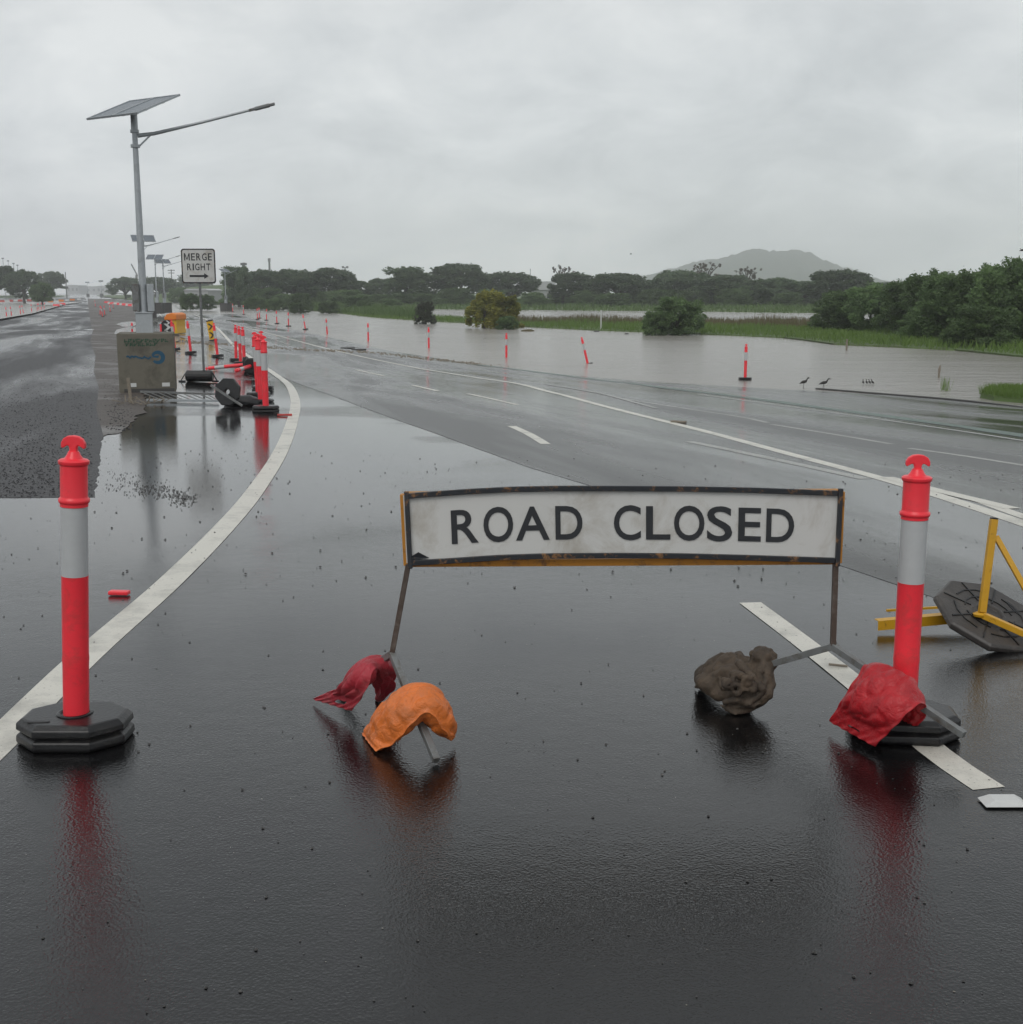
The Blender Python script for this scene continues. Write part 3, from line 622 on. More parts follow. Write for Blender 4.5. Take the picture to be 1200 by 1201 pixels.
# ------------------------------------------------------------ bollards
def octa(mb, prof, hx, hy):
    cut = .30; P = [(1, -1 + 2 * cut), (1, 1 - 2 * cut), (1 - 2 * cut * .8, 1), (-1 + 2 * cut * .8, 1), (-1, 1 - 2 * cut), (-1, -1 + 2 * cut), (-1 + 2 * cut * .8, -1), (1 - 2 * cut * .8, -1)]
    vs = [(x * (hx - i), y * (hy - i), z) for i, z in prof for x, y in P]
    fs = [(i * 8 + k, i * 8 + (k + 1) % 8, (i + 1) * 8 + (k + 1) % 8, (i + 1) * 8 + k) for i in range(len(prof) - 1) for k in range(8)]
    fs += [tuple(range(8)), tuple((len(prof) - 1) * 8 + k for k in range(8))]
    return mb.add(vs, fs)
def make_bollard(double, label, detail=True):
    o = thing('bollard', label, 'bollard'); z = .10 if double else .055
    mb = MB()
    octa(mb, [(.006, 0), (0, .012), (.002, .035), (.018, .047), (.02, .051)], .208, .165)
    if double: octa(mb, [(.014, .052), (.002, .058), (.004, .082), (.022, .098), (.03, .100)], .208, .165)
    if detail:
        mb.lathe([(.052, z - .004), (.066, z - .004), (.070, z + .004), (.058, z + .008), (.052, z + .002)], 24)
    mb.build('rubber_base', M['rubber'], o, bevel=.004)
    if detail:
        sl = MB(); octa(sl, [(0, z + .001), (.001, z + .003)], .05, .009); s_ = sl.build('handle_slot', M['blk'], o); s_.location = (-.11, -.10, 0)
    b = z - .03
    MB().lathe([(0, b), (.048, b), (.0485, .30), (.0500, .32), (.0485, .34), (.049, .642), (.0495, .6455), (0, .6455)], 32).build('post', M['red'], o, smooth=True)
    MB().lathe([(0, .646), (.0488, .646), (.0488, .911), (0, .911)], 32).build('reflective_band', M['silver'], o, smooth=True)
    MB().lathe([(0, .9115), (.051, .9115), (.051, .923), (.0555, .927), (.057, .934), (.0555, .941), (.0505, .945), (.0495, .95), (.0495, 1.066), (.053, 1.069), (.056, 1.075), (.056, 1.083), (.050, 1.088),
                (.034, 1.092), (.026, 1.103), (.019, 1.118), (.0, 1.118)], 32).build('sleeve', M['red'], o, smooth=True)
    # mushroom-shaped grab handle: flat plate seen face on
    P = [(-.015, 1.110), (-.013, 1.130), (-.018, 1.141), (-.028, 1.137), (-.040, 1.128), (-.045, 1.134), (-.044, 1.150), (-.036, 1.165), (-.020, 1.175), (0, 1.178),
         (.020, 1.175), (.036, 1.165), (.044, 1.150), (.045, 1.134), (.040, 1.128), (.028, 1.137), (.018, 1.141), (.013, 1.130), (.015, 1.110)]
    mb = MB().prism(P, -.011, .011)
    if detail: mb.add([(.005 * math.cos(a), -.0118, 1.155 + .005 * math.sin(a)) for a in np.linspace(0, 5.5, 8)], [tuple(range(8))])
    mb.build('grab_handle', M['red'], o, bevel=.004)
    return o
L1 = PZ(88, 863, 0); bl = make_bollard(True, 'nearest red bollard on the left, crossing the curved white line'); bl.location = (-1.683, 4.555, 0.001)
for ch_ in bl.children:
    if not ch_.name.startswith(('rubber_base', 'handle_slot')): ch_.rotation_euler = (0, R(3), 0)
br = Proto(make_bollard(True, 'x')); o = br.place((1.535, 4.63, .001), (0, 0, R(-7)), 'nearest red bollard on the right, behind the draped red sandbag', None, (1, 1, .93))
bp = Proto(make_bollard(True, 'x', False))
def boll(px, py, label, group, lean=(0, 0), s=1.0, w=1.0, dz=0.0, rz=None):
    g = G(px, py); return bp.place((g.x, g.y, g.z + dz), (R(lean[1]), R(lean[0]), R(rz if rz is not None else random.uniform(-12, 12))), label, group, (w, w, s))
g1 = 'bollards bunched beside the curved white line'
boll(312, 483, 'front bollard of the close bunch beside the curved white line', g1, (0, 0), 1.0)
boll(306.5, 475, 'second bollard from the front of the close bunch by the curved line', g1, (-1, 0), 1.0)
boll(303.5, 466, 'third bollard of the close bunch, mostly hidden behind the front two', g1, (-2, 0))
boll(308.5, 458, 'rear bollard of the close bunch beside the curved line', g1, (0, 0))
g2 = 'trio of bollards by the far part of the curved line'
boll(287, 431, 'right bollard of the trio next to the fallen bollard', g2, (-1, 0)); boll(282.5, 427.5, 'middle bollard of the trio next to the fallen bollard', g2, (-1, 0)); boll(277, 423.5, 'left bollard of the trio next to the fallen bollard', g2, (1, 0))
boll(255.5, 419, 'leaning bollard in front of the yellow chevron board', None, (-5, 0)); boll(224, 415, 'bollard with a tilted top left of the merge sign post', None, (-4, 0)); boll(205.5, 411, 'bollard half hidden behind the right side of the concrete block', None, (-5, 0))
g3 = 'bollards standing along the flooded road edge'
def wboll(px, py, hpx, label, lean=0, sub=0.0):
    p = PZ(px, py, WZ); Y = (1.05) * F_PX / hpx; q = PY(px, py, Y)      # distance from its visible height
    Y = p.y; return bp.place((p.x, p.y, WZ - sub), (0, R(lean), R(random.uniform(-20, 20))), label, g3, (1, 1, 1) if abs(hpx * Y / F_PX - 1.05) < .3 else (1, 1, (hpx * Y / F_PX + sub) / 1.18))
wboll(874, 446, 34, 'bollard on a visible black base near the two wading birds', 0, 0.0)
wboll(690, 426, 24, 'bollard leaning left in the flood water, between the upright ones', -14, .1)
wboll(594, 419, 26, 'upright bollard in flood water below the yellow topped trees', 0, .12)
wboll(503, 408, 22, 'upright bollard in flood water below the grey bush', 0, .12)
wboll(432, 400, 19, 'bollard in flood water between the dark shrubs and the lane line', 0, .12)
wboll(384, 392, 16, 'fourth bollard from the grey bush one, towards the left along the flood edge', -3, .12)
wboll(358.5, 387, 15, 'bollard tilted left on a black base at the flood edge', -10, 0)
wboll(338.5, 383, 14, 'bollard on a black base, first right of the double pair at the flood edge', 0, 0)
for px, py, hp, lb in ((325, 380, 13, 'upright bollard just left of the dark shrubs'), (312.5, 376, 12, 'bollard next to the closely set far pair'), (304.5, 373.5, 12, 'right bollard of the closely set far pair'), (302, 375, 11, 'left bollard of the closely set far pair'),
                       (286, 369, 10, 'thin far bollard left of the closely set pair'), (273, 366, 9, 'far bollard right of the small light on a block'), (270.5, 364, 7, 'tiny far bollard touching the distant concrete block')):
    wboll(px, py, hp, lb, random.uniform(-3, 3), 0)
g4 = 'far bollards along the left flooded edge'
for i, (px, py) in enumerate(((8, 373), (14, 372), (24.5, 370), (28, 369), (37.5, 367), (43.5, 365.5), (46, 365), (48.5, 364.5), (51.5, 364))):
    boll(px, py, 'one of the distant bollards along the left flooded edge of the left carriageway', g4, (random.uniform(-9, 9), 0))
g5 = 'far bollards beside the dirt verge'
for px, py in ((117.5, 370), (120.5, 372), (123, 370), (129.5, 366), (133, 362), (112, 360)):
    boll(px, py, 'one of the distant bollards where the left carriageway meets the dirt verge', g5, (random.uniform(-6, 6), 0))
for px, py, lb in ((191.5, 392, 'bollard left of the round arrow sign behind the concrete block'), (155.5, 395, 'bollard left of the solar light base')):
    boll(px, py, lb, None, (0, 0), .6)
# fallen bollard and its upended neighbour
def fallen(px, py, label, az, tilt):
    g = G(px, py); c = bp.place((g.x, g.y, g.z + .20), (0, 0, 0), label, 'fallen bollards by the trio', 1.0)
    c.rotation_euler = (Matrix.Rotation(R(az), 3, 'Z') @ Matrix.Rotation(R(tilt), 3, 'Y')).to_euler(); return c
fallen(291, 436, 'fallen bollard lying across the wet road with its head to the left', 176, 96)
fallen(295, 438, 'fallen bollard pointing its red head at the camera', 262, 93)

# ------------------------------------------------------------ ROAD CLOSED sign
YL, YR = 4.70, 4.74
def interp(px, tab): return float(np.interp(px, [t[0] for t in tab], [t[1] for t in tab]))
TOPC = [(469, 578), (500, 575.5), (550, 572), (600, 569.5), (650, 568.5), (720, 568.5), (800, 569), (880, 570.5), (989, 574.5)]
BOTC = [(469, 664), (520, 661.5), (580, 657.5), (640, 655.5), (720, 655), (800, 655.5), (880, 657.5), (989, 661)]
def BP(px, v, off=0.0):
    """point on the sign face: px across the photo width of the board, v 0 bottom to 1 top; off metres towards the road user"""
    X0 = 474 + (469.5 - 474) * v; X1 = 986 + (990 - 986) * v; u = (px - 469) / 520; x = X0 + (X1 - X0) * u
    y = interp(px, BOTC) * (1 - v) + interp(px, TOPC) * v
    Y = YL + (YR - YL) * u + .015 * v; p = PY(x, y, Y); p.y -= off; return p
sg = thing('road_closed_sign', 'low white ROAD CLOSED sign in a bowed black and orange frame on splayed legs', 'sign', (.6, 4.8, 0))
def SB(mb, name, mat, **k):
    c = sg.location; mb.v = [(v[0] - .6, v[1] - 4.8, v[2]) for v in mb.v]; return mb.build(name, mat, sg, **k)
cols = np.linspace(472, 986, 41); mb = MB()
for side in (0.0, -.006):
    for x in cols:
        for v in (.04, .35, .65, .96): mb.v.append(tuple(BP(x, v, side)))
nC = len(cols); mb.f = [(i * 4 + k, i * 4 + k + 1, (i + 1) * 4 + k + 1, (i + 1) * 4 + k) for i in range(nC - 1) for k in range(3)]
o2 = nC * 4; mb.f += [tuple(o2 + j for j in f) for f in mb.f]
ring = [i * 4 for i in range(nC)] + [(nC - 1) * 4 + k for k in range(1, 4)] + [i * 4 + 3 for i in range(nC - 2, -1, -1)] + [2, 1]
mb.f += [(ring[i], ring[(i + 1) % len(ring)], ring[(i + 1) % len(ring)] + o2, ring[i] + o2) for i in range(len(ring))]
board = SB(mb, 'board', M['board'], smooth=True)
def rail(pts, w, t, name, mat, par=None):
    mb = MB(); pts = [Vector(p) for p in pts]
    for i, p in enumerate(pts):
        d = (pts[min(i + 1, len(pts) - 1)] - pts[max(i - 1, 0)]).normalized(); a = d.cross(Vector((0, 1, 0))).normalized() * w / 2; b = Vector((0, t / 2, 0))
        mb.v += [tuple(p - a - b), tuple(p + a - b), tuple(p + a + b), tuple(p - a + b)]
    for i in range(len(pts) - 1):
        for k in range(4): mb.f.append((i * 4 + k, i * 4 + (k + 1) % 4, i * 4 + 4 + (k + 1) % 4, i * 4 + 4 + k))
    n = len(pts) * 4; mb.f += [(0, 1, 2, 3), (n - 4, n - 3, n - 2, n - 1)]
    return SB(mb, name, mat, bevel=.002)
xs = np.linspace(478, 981, 30)
rail([BP(x, .955, .008) for x in xs], .021, .014, 'frame_rail', M['black_paint'])
rail([BP(x, .045, .008) for x in xs], .021, .014, 'frame_rail', M['black_paint'])
rail([BP(476.5, v, .008) for v in (-.03, .5, 1.02)], .018, .017, 'frame_stile', M['black_paint'])
rail([BP(984.5, v, .008) for v in (-.03, .5, 1.02)], .018, .017, 'frame_stile', M['black_paint'])
a, b_ = BP(473, .02, -.03), BP(985, .02, -.03)
rail([a, a.lerp(b_, .5), b_], .028, .030, 'rear_rail', M['orange_frame'])
a, b_ = BP(473, .95, -.03), BP(985, .95, -.03)
rail([a, a.lerp(b_, .5), b_], .024, .030, 'rear_rail', M['orange_frame'])
rail([BP(471.3, v, -.02) for v in (0, .5, .97)], .020, .034, 'rear_stile', M['orange_frame'])
rail([BP(988.5, v, -.02) for v in (0, .5, .97)], .016, .034, 'rear_stile', M['orange_frame'])
# torn corner flap
p = [BP(478, .13, .010), BP(487, .19, .014), BP(500, .10, .010), BP(481, .08, .010)]
SB(MB().add(p, [(0, 1, 2, 3)]), 'torn_corner', M['black_paint'])
def text_mesh(word, bold=.012):
    cu = bpy.data.curves.new('letters', 'FONT'); cu.body = word; cu.offset = bold; cu.resolution_u = 5; ob = bpy.data.objects.new('letters', cu); COL.objects.link(ob)
    dg = bpy.context.evaluated_depsgraph_get(); me = bpy.data.meshes.new_from_object(ob.evaluated_get(dg)); bpy.data.objects.remove(ob)
    vs = np.array([v.co[:] for v in me.vertices]); fs = [tuple(p.vertices) for p in me.polygons]
    lo, hi = vs.min(0), vs.max(0); vs = (vs - lo) / np.maximum(hi - lo, 1e-6); bpy.data.meshes.remove(me); return vs, fs
def letters(word, x0, x1, v0, v1, par):
    # letter by letter so each keeps the highway-style width of the photo
    vs, fs = text_mesh(word); mb = MB(); mb.v = [tuple(BP(x0 + (x1 - x0) * v[0], v0 + (v1 - v0) * v[1], .0035)) for v in vs]; mb.f = fs
    return mb
LET = [('R', 527, 559, 0), ('O', 565, 600, 1), ('A', 603, 643, 0), ('D', 650, 682, 0), ('C', 719, 751, 1), ('L', 757, 786, 0), ('O', 790, 826, 1), ('S', 829, 859, 1), ('E', 866, 893, 0), ('D', 899, 932, 0)]
for ch, a, c, rnd in LET:
    lt = SB(letters(ch, a, c, .262 - .012 * rnd, .715 + .012 * rnd, None), 'letter', M['letter']); lt['label'] = 'black letter ' + ch
# legs and splayed feet
FL1 = PZ(512, 892, .015); FL2 = PZ(398, 807, .015); FR1 = PZ(1131, 862, .115); FR2 = PZ(820, 803, .015)
JL = PY(460, 766, (FL1.y + FL2.y) / 2); JR = PY(977, 757, (FR1.y + FR2.y) / 2)
TL_, TR_ = BP(474, .02, -.012), BP(984, .02, -.012)
SB(MB().bar(JL, TL_, .021, up=(0, 1, 0)), 'leg', M['rust'], bevel=.002); SB(MB().bar(JR, TR_, .021, up=(0, 1, 0)), 'leg', M['rust'], bevel=.002)
for nme, j, f in (('a', JL, FL1), ('b', JL, FL2), ('c', JR, FR1), ('d', JR, FR2)):
    SB(MB().bar(j + Vector((0, 0, -.004)), f, .026), 'foot', M['galv_dull'], bevel=.002)

# ------------------------------------------------------------ sandbags
def bag(edgeA, edgeB, thick, mat, label, nu=44, nv=26, hem=.0, seed=0, wr=.012, slot=None, ruffle=0.0, name='sandbag', raw=None, hem0=0.0, lip=0.0, fold=0.0, nf=4):
    """pillow draped over a bar: edgeA and edgeB are the two side seams, from one end over the bar to the other"""
    def sp(pts, t):
        P = [Vector(p) for p in pts]; L_ = [0]
        for i in range(len(P) - 1): L_.append(L_[-1] + (P[i + 1] - P[i]).length)
        s = t * L_[-1]; i = max(0, min(len(P) - 2, next((k for k in range(len(P) - 1) if s <= L_[k + 1]), len(P) - 2)))
        u = (s - L_[i]) / max(L_[i + 1] - L_[i], 1e-6); a, b, c, d = P[max(i - 1, 0)], P[i], P[i + 1], P[min(i + 2, len(P) - 1)]
        return .5 * ((2 * b) + (c - a) * u + (2 * a - 5 * b + 4 * c - d) * u * u + (3 * b - a - 3 * c + d) * u ** 3)
    mid = np.zeros((nu + 1, nv + 1, 3))
    for i in range(nu + 1):
        A, B = sp(edgeA, i / nu), sp(edgeB, i / nu)
        for j in range(nv + 1): mid[i, j] = A.lerp(B, j / nv)
    du = np.gradient(mid, axis=0); dv = np.gradient(mid, axis=1); nn = np.cross(du, dv); nn /= np.linalg.norm(nn, axis=2)[:, :, None] + 1e-9
    c0 = nn[nu // 2, nv // 2]
    if c0[2] - c0[1] < 0: nn = -nn
    mb = MB(); org = mid.mean((0, 1)); org[2] = 0
    for side in (1, -1):
        for i in range(nu + 1):
            for j in range(nv + 1):
                u, v = i / nu, j / nv; uu = u
                a = max(0, 1 - abs(2 * min(max((u - hem * .0) / (1 - hem), 0), 1) - 1) ** 2.4) if hem0 <= u <= 1 - hem else 0.0
                b = max(0, 1 - abs(2 * (min(max((v - lip) / (1 - 2 * lip), 0), 1)) - 1) ** 2.6); t = thick * (a ** .65) * (b ** .6) + .004
                q = Vector((u * 7, v * 5, seed)); w = noise.noise(q) * .6 + noise.noise(q * 2.3) * .4
                rid = abs(noise.noise(Vector((u * 3.0 + v * 4, v * 2 - u * 5, seed + 4))))
                edge = 1 - min(1, 6 * min(u, 1 - u, v, 1 - v))
                off = t * (1 if side > 0 else .75) + (wr * w - wr * 1.6 * (1 - rid) ** 6) * (1 if t > .01 else .3)
                off += -fold * (1 - abs(math.sin(math.pi * (u * nf + v * 1.5 + 1.2 * noise.noise(Vector((u * 3, v * 3, seed))))))) ** 2.5 * min(1, t / .02)
                p = mid[i, j] + nn[i, j] * side * max(off, .002) + nn[i, j] * edge * ruffle * math.sin(u * 40 + v * 33 + seed) * .8
                p[2] = max(p[2], .004 + .002 * (side > 0)); mb.v.append((p[0] - org[0], p[1] - org[1], p[2]))
    w = nv + 1; o = (nu + 1) * w
    q = [(i * w + j, (i + 1) * w + j, (i + 1) * w + j + 1, i * w + j + 1) for i in range(nu) for j in range(nv)]
    if slot: q = [f for f in q if not (slot[0] < (f[0] // w) / nu < slot[1] and slot[2] < (f[0] % w) / nv < slot[3])]
    mb.f = q + [tuple(x + o for x in f[::-1]) for f in q]
    rg = [i * w for i in range(nu)] + [nu * w + j for j in range(nv)] + [i * w + nv for i in range(nu, 0, -1)] + [j for j in range(nv, 0, -1)]
    mb.f += [(rg[i], rg[(i + 1) % len(rg)], rg[(i + 1) % len(rg)] + o, rg[i] + o) for i in range(len(rg))]
    if raw is not None: raw.add([(v[0] + org[0], v[1] + org[1], v[2]) for v in mb.v], mb.f); return
    ob = mb.build(name, mat, smooth=False, loc=Vector(org)); me = ob.data; me.polygons.foreach_set('use_smooth', [True] * len(me.polygons))
    s = ob.modifiers.new('sub', 'SUBSURF'); s.levels = 1; s.render_levels = 1
    return tag(ob, label, 'sandbag')
Yb = lambda px, py: PZ(px, py, .01).y
# orange bag straddling the front left foot
bag([PY(424, 862, 4.60), PY(441, 845, 4.60), PY(461, 824, 4.57), PY(478, 813, 4.54), PY(495, 817, 4.52), PY(511, 835, 4.52), PY(534, 864, 4.50)],
    [PY(440, 881, 4.39), PY(460, 873, 4.36), PY(478, 855, 4.33), PY(490, 842, 4.33), PY(505, 836, 4.33), PY(517, 852, 4.35), PY(530, 869, 4.41)],
    .075, M['orange_bag'], 'orange sandbag draped over the front left foot of the road closed sign', nu=60, nv=34, seed=3, wr=.008, ruffle=.004, hem0=.05, hem=.02, lip=.03, fold=.008, nf=5)
bag([PY(441, 826, 5.06), PY(449, 805, 4.98), PY(447, 786, 4.84), PY(432, 787, 4.80), PY(404, 804, 4.80), PY(384, 812, 4.88), PY(366, 820, 4.98)],
    [PY(444, 822, 4.90), PY(448, 800, 4.80), PY(442, 783, 4.68), PY(437, 790, 4.64), PY(430, 808, 4.64), PY(422, 822, 4.68), PY(412, 834, 4.74)],
    .060, M['faded_bag'], 'faded dark red sandbag hanging on the rear left foot of the sign', nu=60, nv=34, seed=8, wr=.012, lip=.05, fold=.012, nf=4, slot=(.87, .93, .45, .72), hem=.18, ruffle=.004)
bag([PY(1046, 846, 4.56), PY(1034, 822, 4.60), PY(1017, 781, 4.60), PY(1006, 792, 4.56), PY(993, 812, 4.56), PY(982, 830, 4.60), PY(972, 846, 4.65)],
    [PY(1076, 852, 4.46), PY(1086, 840, 4.42), PY(1084, 825, 4.36), PY(1070, 832, 4.31), PY(1052, 850, 4.31), PY(1040, 862, 4.34), PY(1026, 876, 4.38)],
    .060, M['red_bag'], 'bright red sandbag draped over the front right foot in front of the bollard', nu=60, nv=34, seed=14, wr=.008, lip=.05, fold=.009, nf=3, slot=(.90, .93, .35, .60), hem=.16, ruffle=.004)
# brown knotted sack: lobes fused into one skin
mb = MB()
def lobe(px, py, Y, rx, ry, rz, rot=0.0):
    c = PY(px, py, Y); bm = bmesh.new(); bmesh.ops.create_icosphere(bm, subdivisions=3, radius=1)
    m3 = Matrix.Rotation(R(rot), 3, 'Y'); vs = [m3 @ Vector((v.co.x * rx, v.co.y * ry, v.co.z * rz)) + c for v in bm.verts]
    mb.add(vs, [tuple(v.index for v in f.verts) for f in bm.faces]); bm.free()
bag([PY(815, 806, 5.16), PY(828, 786, 5.16), PY(850, 776, 5.12), PY(872, 774, 5.08), PY(892, 776, 5.00), PY(903, 785, 4.92)],
    [PY(828, 807, 5.02), PY(840, 803, 4.96), PY(856, 800, 4.90), PY(872, 806, 4.86), PY(886, 818, 4.84), PY(893, 828, 4.84)], .062, None, '', seed=21, wr=.010, fold=.018, nf=3, raw=mb, nu=50, nv=36)
bag([PY(893, 764, 4.98), PY(906, 778, 4.94), PY(907, 800, 4.88), PY(901, 818, 4.85), PY(886, 833, 4.83), PY(862, 839, 4.80)],
    [PY(881, 779, 4.94), PY(886, 790, 4.88), PY(880, 808, 4.83), PY(868, 818, 4.83), PY(855, 824, 4.86), PY(842, 827, 4.88)], .046, None, '', seed=27, wr=.012, fold=.018, nf=3, raw=mb, nu=50, nv=36)
bag([PY(884, 768, 5.02), PY(896, 762, 5.0), PY(906, 767, 4.97), PY(908, 784, 4.95)], [PY(880, 778, 4.94), PY(890, 772, 4.90), PY(900, 776, 4.90), PY(903, 790, 4.90)], .022, None, '', seed=31, wr=.014, raw=mb, nu=30, nv=20)
for a in ((838, 803, 5.0, .075, .07, .045, 10), (866, 814, 4.92, .07, .07, .05, 0), (850, 812, 4.95, .06, .06, .035, 0), (870, 800, 4.86, .034, .03, .026, 20), (856, 806, 4.82, .030, .022, .012, -15), (850, 801, 4.84, .014, .02, .020, 0), (866, 792, 4.80, .032, .012, .008, 14), (880, 797, 4.78, .026, .012, .008, -50), (872, 808, 4.78, .026, .014, .009, 8), (884, 806, 4.78, .012, .012, .024, 10), (860, 799, 4.79, .009, .010, .022, 0)):
    lobe(*a)
def ridge_line(pts, rad):
    for (xa, ya, Ya), (xb, yb, Yb) in zip(pts[:-1], pts[1:]):
        for t in np.linspace(0, 1, 7): lobe(xa + (xb - xa) * t, ya + (yb - ya) * t, Ya + (Yb - Ya) * t, rad, rad, rad)
ridge_line([(858, 769, 5.0), (872, 782, 4.90), (884, 795, 4.82), (894, 808, 4.80)], .013); ridge_line([(892, 766, 4.93), (897, 782, 4.87), (903, 800, 4.84)], .011)
ridge_line([(836, 779, 5.04), (844, 792, 4.95), (848, 806, 4.90)], .010); ridge_line([(824, 789, 5.08), (829, 798, 5.02), (832, 806, 5.0)], .009); ridge_line([(850, 824, 4.83), (866, 821, 4.80), (884, 829, 4.80)], .010)
for cx_, cy_, rr_ in ((864, 808, 5.5), (877, 799, 5.0), (854, 803, 4.0)):
    ridge_line([(cx_ + rr_ * math.cos(a), cy_ + rr_ * math.sin(a), 4.775) for a in np.linspace(0, 6.28, 9)], .0075)
org = Vector((.86, 4.92, 0)); mb.v = [(v[0] - org.x, v[1] - org.y, max(v[2], .005)) for v in mb.v]
ob = mb.build('sandbag', M['brown_bag'], loc=org); tag(ob, 'muddy brown knotted sack slumped over the rear right foot of the sign', 'sandbag')
r_ = ob.modifiers.new('remesh', 'REMESH'); r_.mode = 'VOXEL'; r_.voxel_size = .006; r_.use_smooth_shade = True
sm = ob.modifiers.new('smooth', 'SMOOTH'); sm.iterations = 2
tx = bpy.data.textures.new('folds', 'MUSGRAVE') if hasattr(bpy.types, 'MusgraveTexture') else bpy.data.textures.new('folds', 'CLOUDS')
tx.noise_scale = .07
dm = ob.modifiers.new('folds', 'DISPLACE'); dm.texture = tx; dm.strength = .008; dm.mid_level = .5; dm.texture_coords = 'LOCAL'
tx2 = bpy.data.textures.new('creases', 'CLOUDS'); tx2.noise_scale = .05; tx2.noise_type = 'HARD_NOISE'
dm = ob.modifiers.new('creases', 'DISPLACE'); dm.texture = tx2; dm.strength = -.005; dm.mid_level = .3; dm.texture_coords = 'LOCAL'

# ------------------------------------------------------------ overturned yellow stand with rubber base at the right
ys = thing('sign_stand', 'overturned yellow steel sign stand with a rubber ballast base', 'sign stand', (2.3, 5.85, 0))
def YB(mb, name, mat, par=ys, **k): mb.v = [(v[0] - 2.3, v[1] - 5.85, v[2]) for v in mb.v]; return mb.build(name, mat, par, **k)
dc = PY(1159, 722, 5.97)
Dm = Matrix.Translation(dc) @ (Matrix.Rotation(R(14), 4, 'Y') @ Matrix.Rotation(R(24), 4, 'X') @ Matrix.Rotation(R(12), 4, 'Z'))
base = thing('ballast_base', 'weathered octagonal rubber ballast base tilted under the yellow stand', 'rubber base', dc)
base.matrix_world = Dm
mb = MB(); rr = .275
mb.lathe([(0, -.03), (rr - .012, -.03), (rr, -.018), (rr, .004), (rr - .014, .016), (.088, .016), (.080, .022), (.070, .022), (.062, .008), (.0, .008)], 8, rot=.5)
mb.build('slab', M['rubber_dusty'], base, bevel=.004)
mb = MB()      # moulded ribs
for k in range(8):
    a0 = 2 * math.pi * k / 8 + .22; d = Vector((math.cos(a0), math.sin(a0), 0)); mb.bar(d * .095 + Vector((0, 0, .0175)), d * .236 + Vector((0, 0, .0175)), .007, .007)
for rad, st in ((.125, 0), (.18, 1)):
    for k in range(16):
        if (k + st) % 4 == 3: continue
        a0, a1 = 2 * math.pi * k / 16, 2 * math.pi * (k + 1) / 16
        mb.bar((rad * math.cos(a0), rad * math.sin(a0), .0175), (rad * math.cos(a1), rad * math.sin(a1), .0175), .006, .006)
mb.build('moulded_rib', M['rubber'], base)
sl = MB(); octa(sl, [(0, .0162), (.001, .019)], .055, .014); s_ = sl.build('handle_slot', M['blk'], base); s_.location = (.165, .06, 0); s_.rotation_euler = (0, 0, R(-75))
p0 = PY(1152, 718, 5.90); p1 = PY(1166, 609, 5.96); p2 = PY(1168, 629, 5.955)
YB(MB().bar(p0, p1, .033, up=(0, 1, 0)), 'post', M['yellow'], bevel=.003); d = (p1 - p0).normalized()
YB(MB().bar(p1, p1 + d * .008, .029, up=(0, 1, 0)), 'dark_tube_mouth', M['blk'])  # black plug painted in for the shade inside the open tube end
p3 = PY(1262, 770, 5.70); p4 = PY(1257, 800, 5.6)
YB(MB().bar(p2, PY(1246, 768, 5.72), .026, up=(0, 1, 0)), 'brace', M['yellow'], bevel=.003)
YB(MB().bar(p0 + Vector((0, -.01, -.012)), p3, .034, .030), 'arm', M['yellow'], bevel=.003)
q0, q1 = PZ(1030, 734, .03), PZ(1150, 722, .03)
q0.z = .03; q1 = Vector((q1.x, q0.y + .12, .05))
YB(MB().bar(q0, q1, .004, .05).bar(q0 + Vector((0, .025, .022)), q1 + Vector((0, .025, .022)), .05, .004), 'arm', M['yellow'])
YB(MB().bar(PZ(1040, 716, .012), PZ(1125, 711, .012), .012), 'arm', M['yellow'])
YB(MB().lathe([(0, 0), (.03, 0), (.034, .012), (.02, .02), (0, .02)], 12, c=p0 + Vector((-.01, 0, -.02))), 'socket', M['yellow'])

# ------------------------------------------------------------ solar street lights on concrete ballast
def make_light(label, detail):
    """base of the ballast block at the origin; block 1.17 wide, 1.1 high"""
    o = thing('solar_street_light', label, 'street light'); bz = 1.10
    mast = MB().tube([(0, 0, bz), (0, 0, bz + 2.3), (0, 0, bz + 4.35)], [.072, .060, .045], 16).build('pole', M['galv'], o, smooth=True)
    mb = MB().box((0, 0, bz + .235), (.30, .26, .47)).box((0, 0, bz + .01), (.42, .38, .02)).box((0, -.002, bz + .48), (.33, .29, .02))
    mb.build('base_box', M['galv'], o, bevel=.006)
    for sx in (-1, 1):
        bx = MB().box((sx * .135, .02, bz + .78), (.115, .26, .54)).build('battery_cabinet', M['galv_dull'] if sx < 0 else M['galv'], o, bevel=.006)
    top = bz + 4.35; mb = MB().tube([(0, 0, top - .3), (0, 0, top + .05)], .062, 14).box((0, 0, top - .34), (.15, .15, .05)).box((0, 0, top - .62), (.16, .16, .05)).bar((.07, 0, top - .62), (.28, 0, top - .40), .03)
    mb.build('collar', M['galv'], o)
    a = MB(); pts = [(.05, 0, top - .42), (.35, -.0, top - .37), (1.2, -.0, top - .13), (2.1, 0, top + .14)]
    a.tube(pts, [.042, .036, .028, .024], 10); a.build('arm', M['galv'], o, smooth=True)
    lm = MB(); dx = Vector((1, 0, .30)).normalized(); s = Vector((2.07, 0, top + .13))
    lm.bar(s, s + dx * .10, .07, .05).bar(s + dx * .09, s + dx * .50, .13, .045).bar(s + dx * .12, s + dx * .40, .09, .07)
    lm.build('lamp_head', M['galv_dull'], o, bevel=.006)
    return o, top
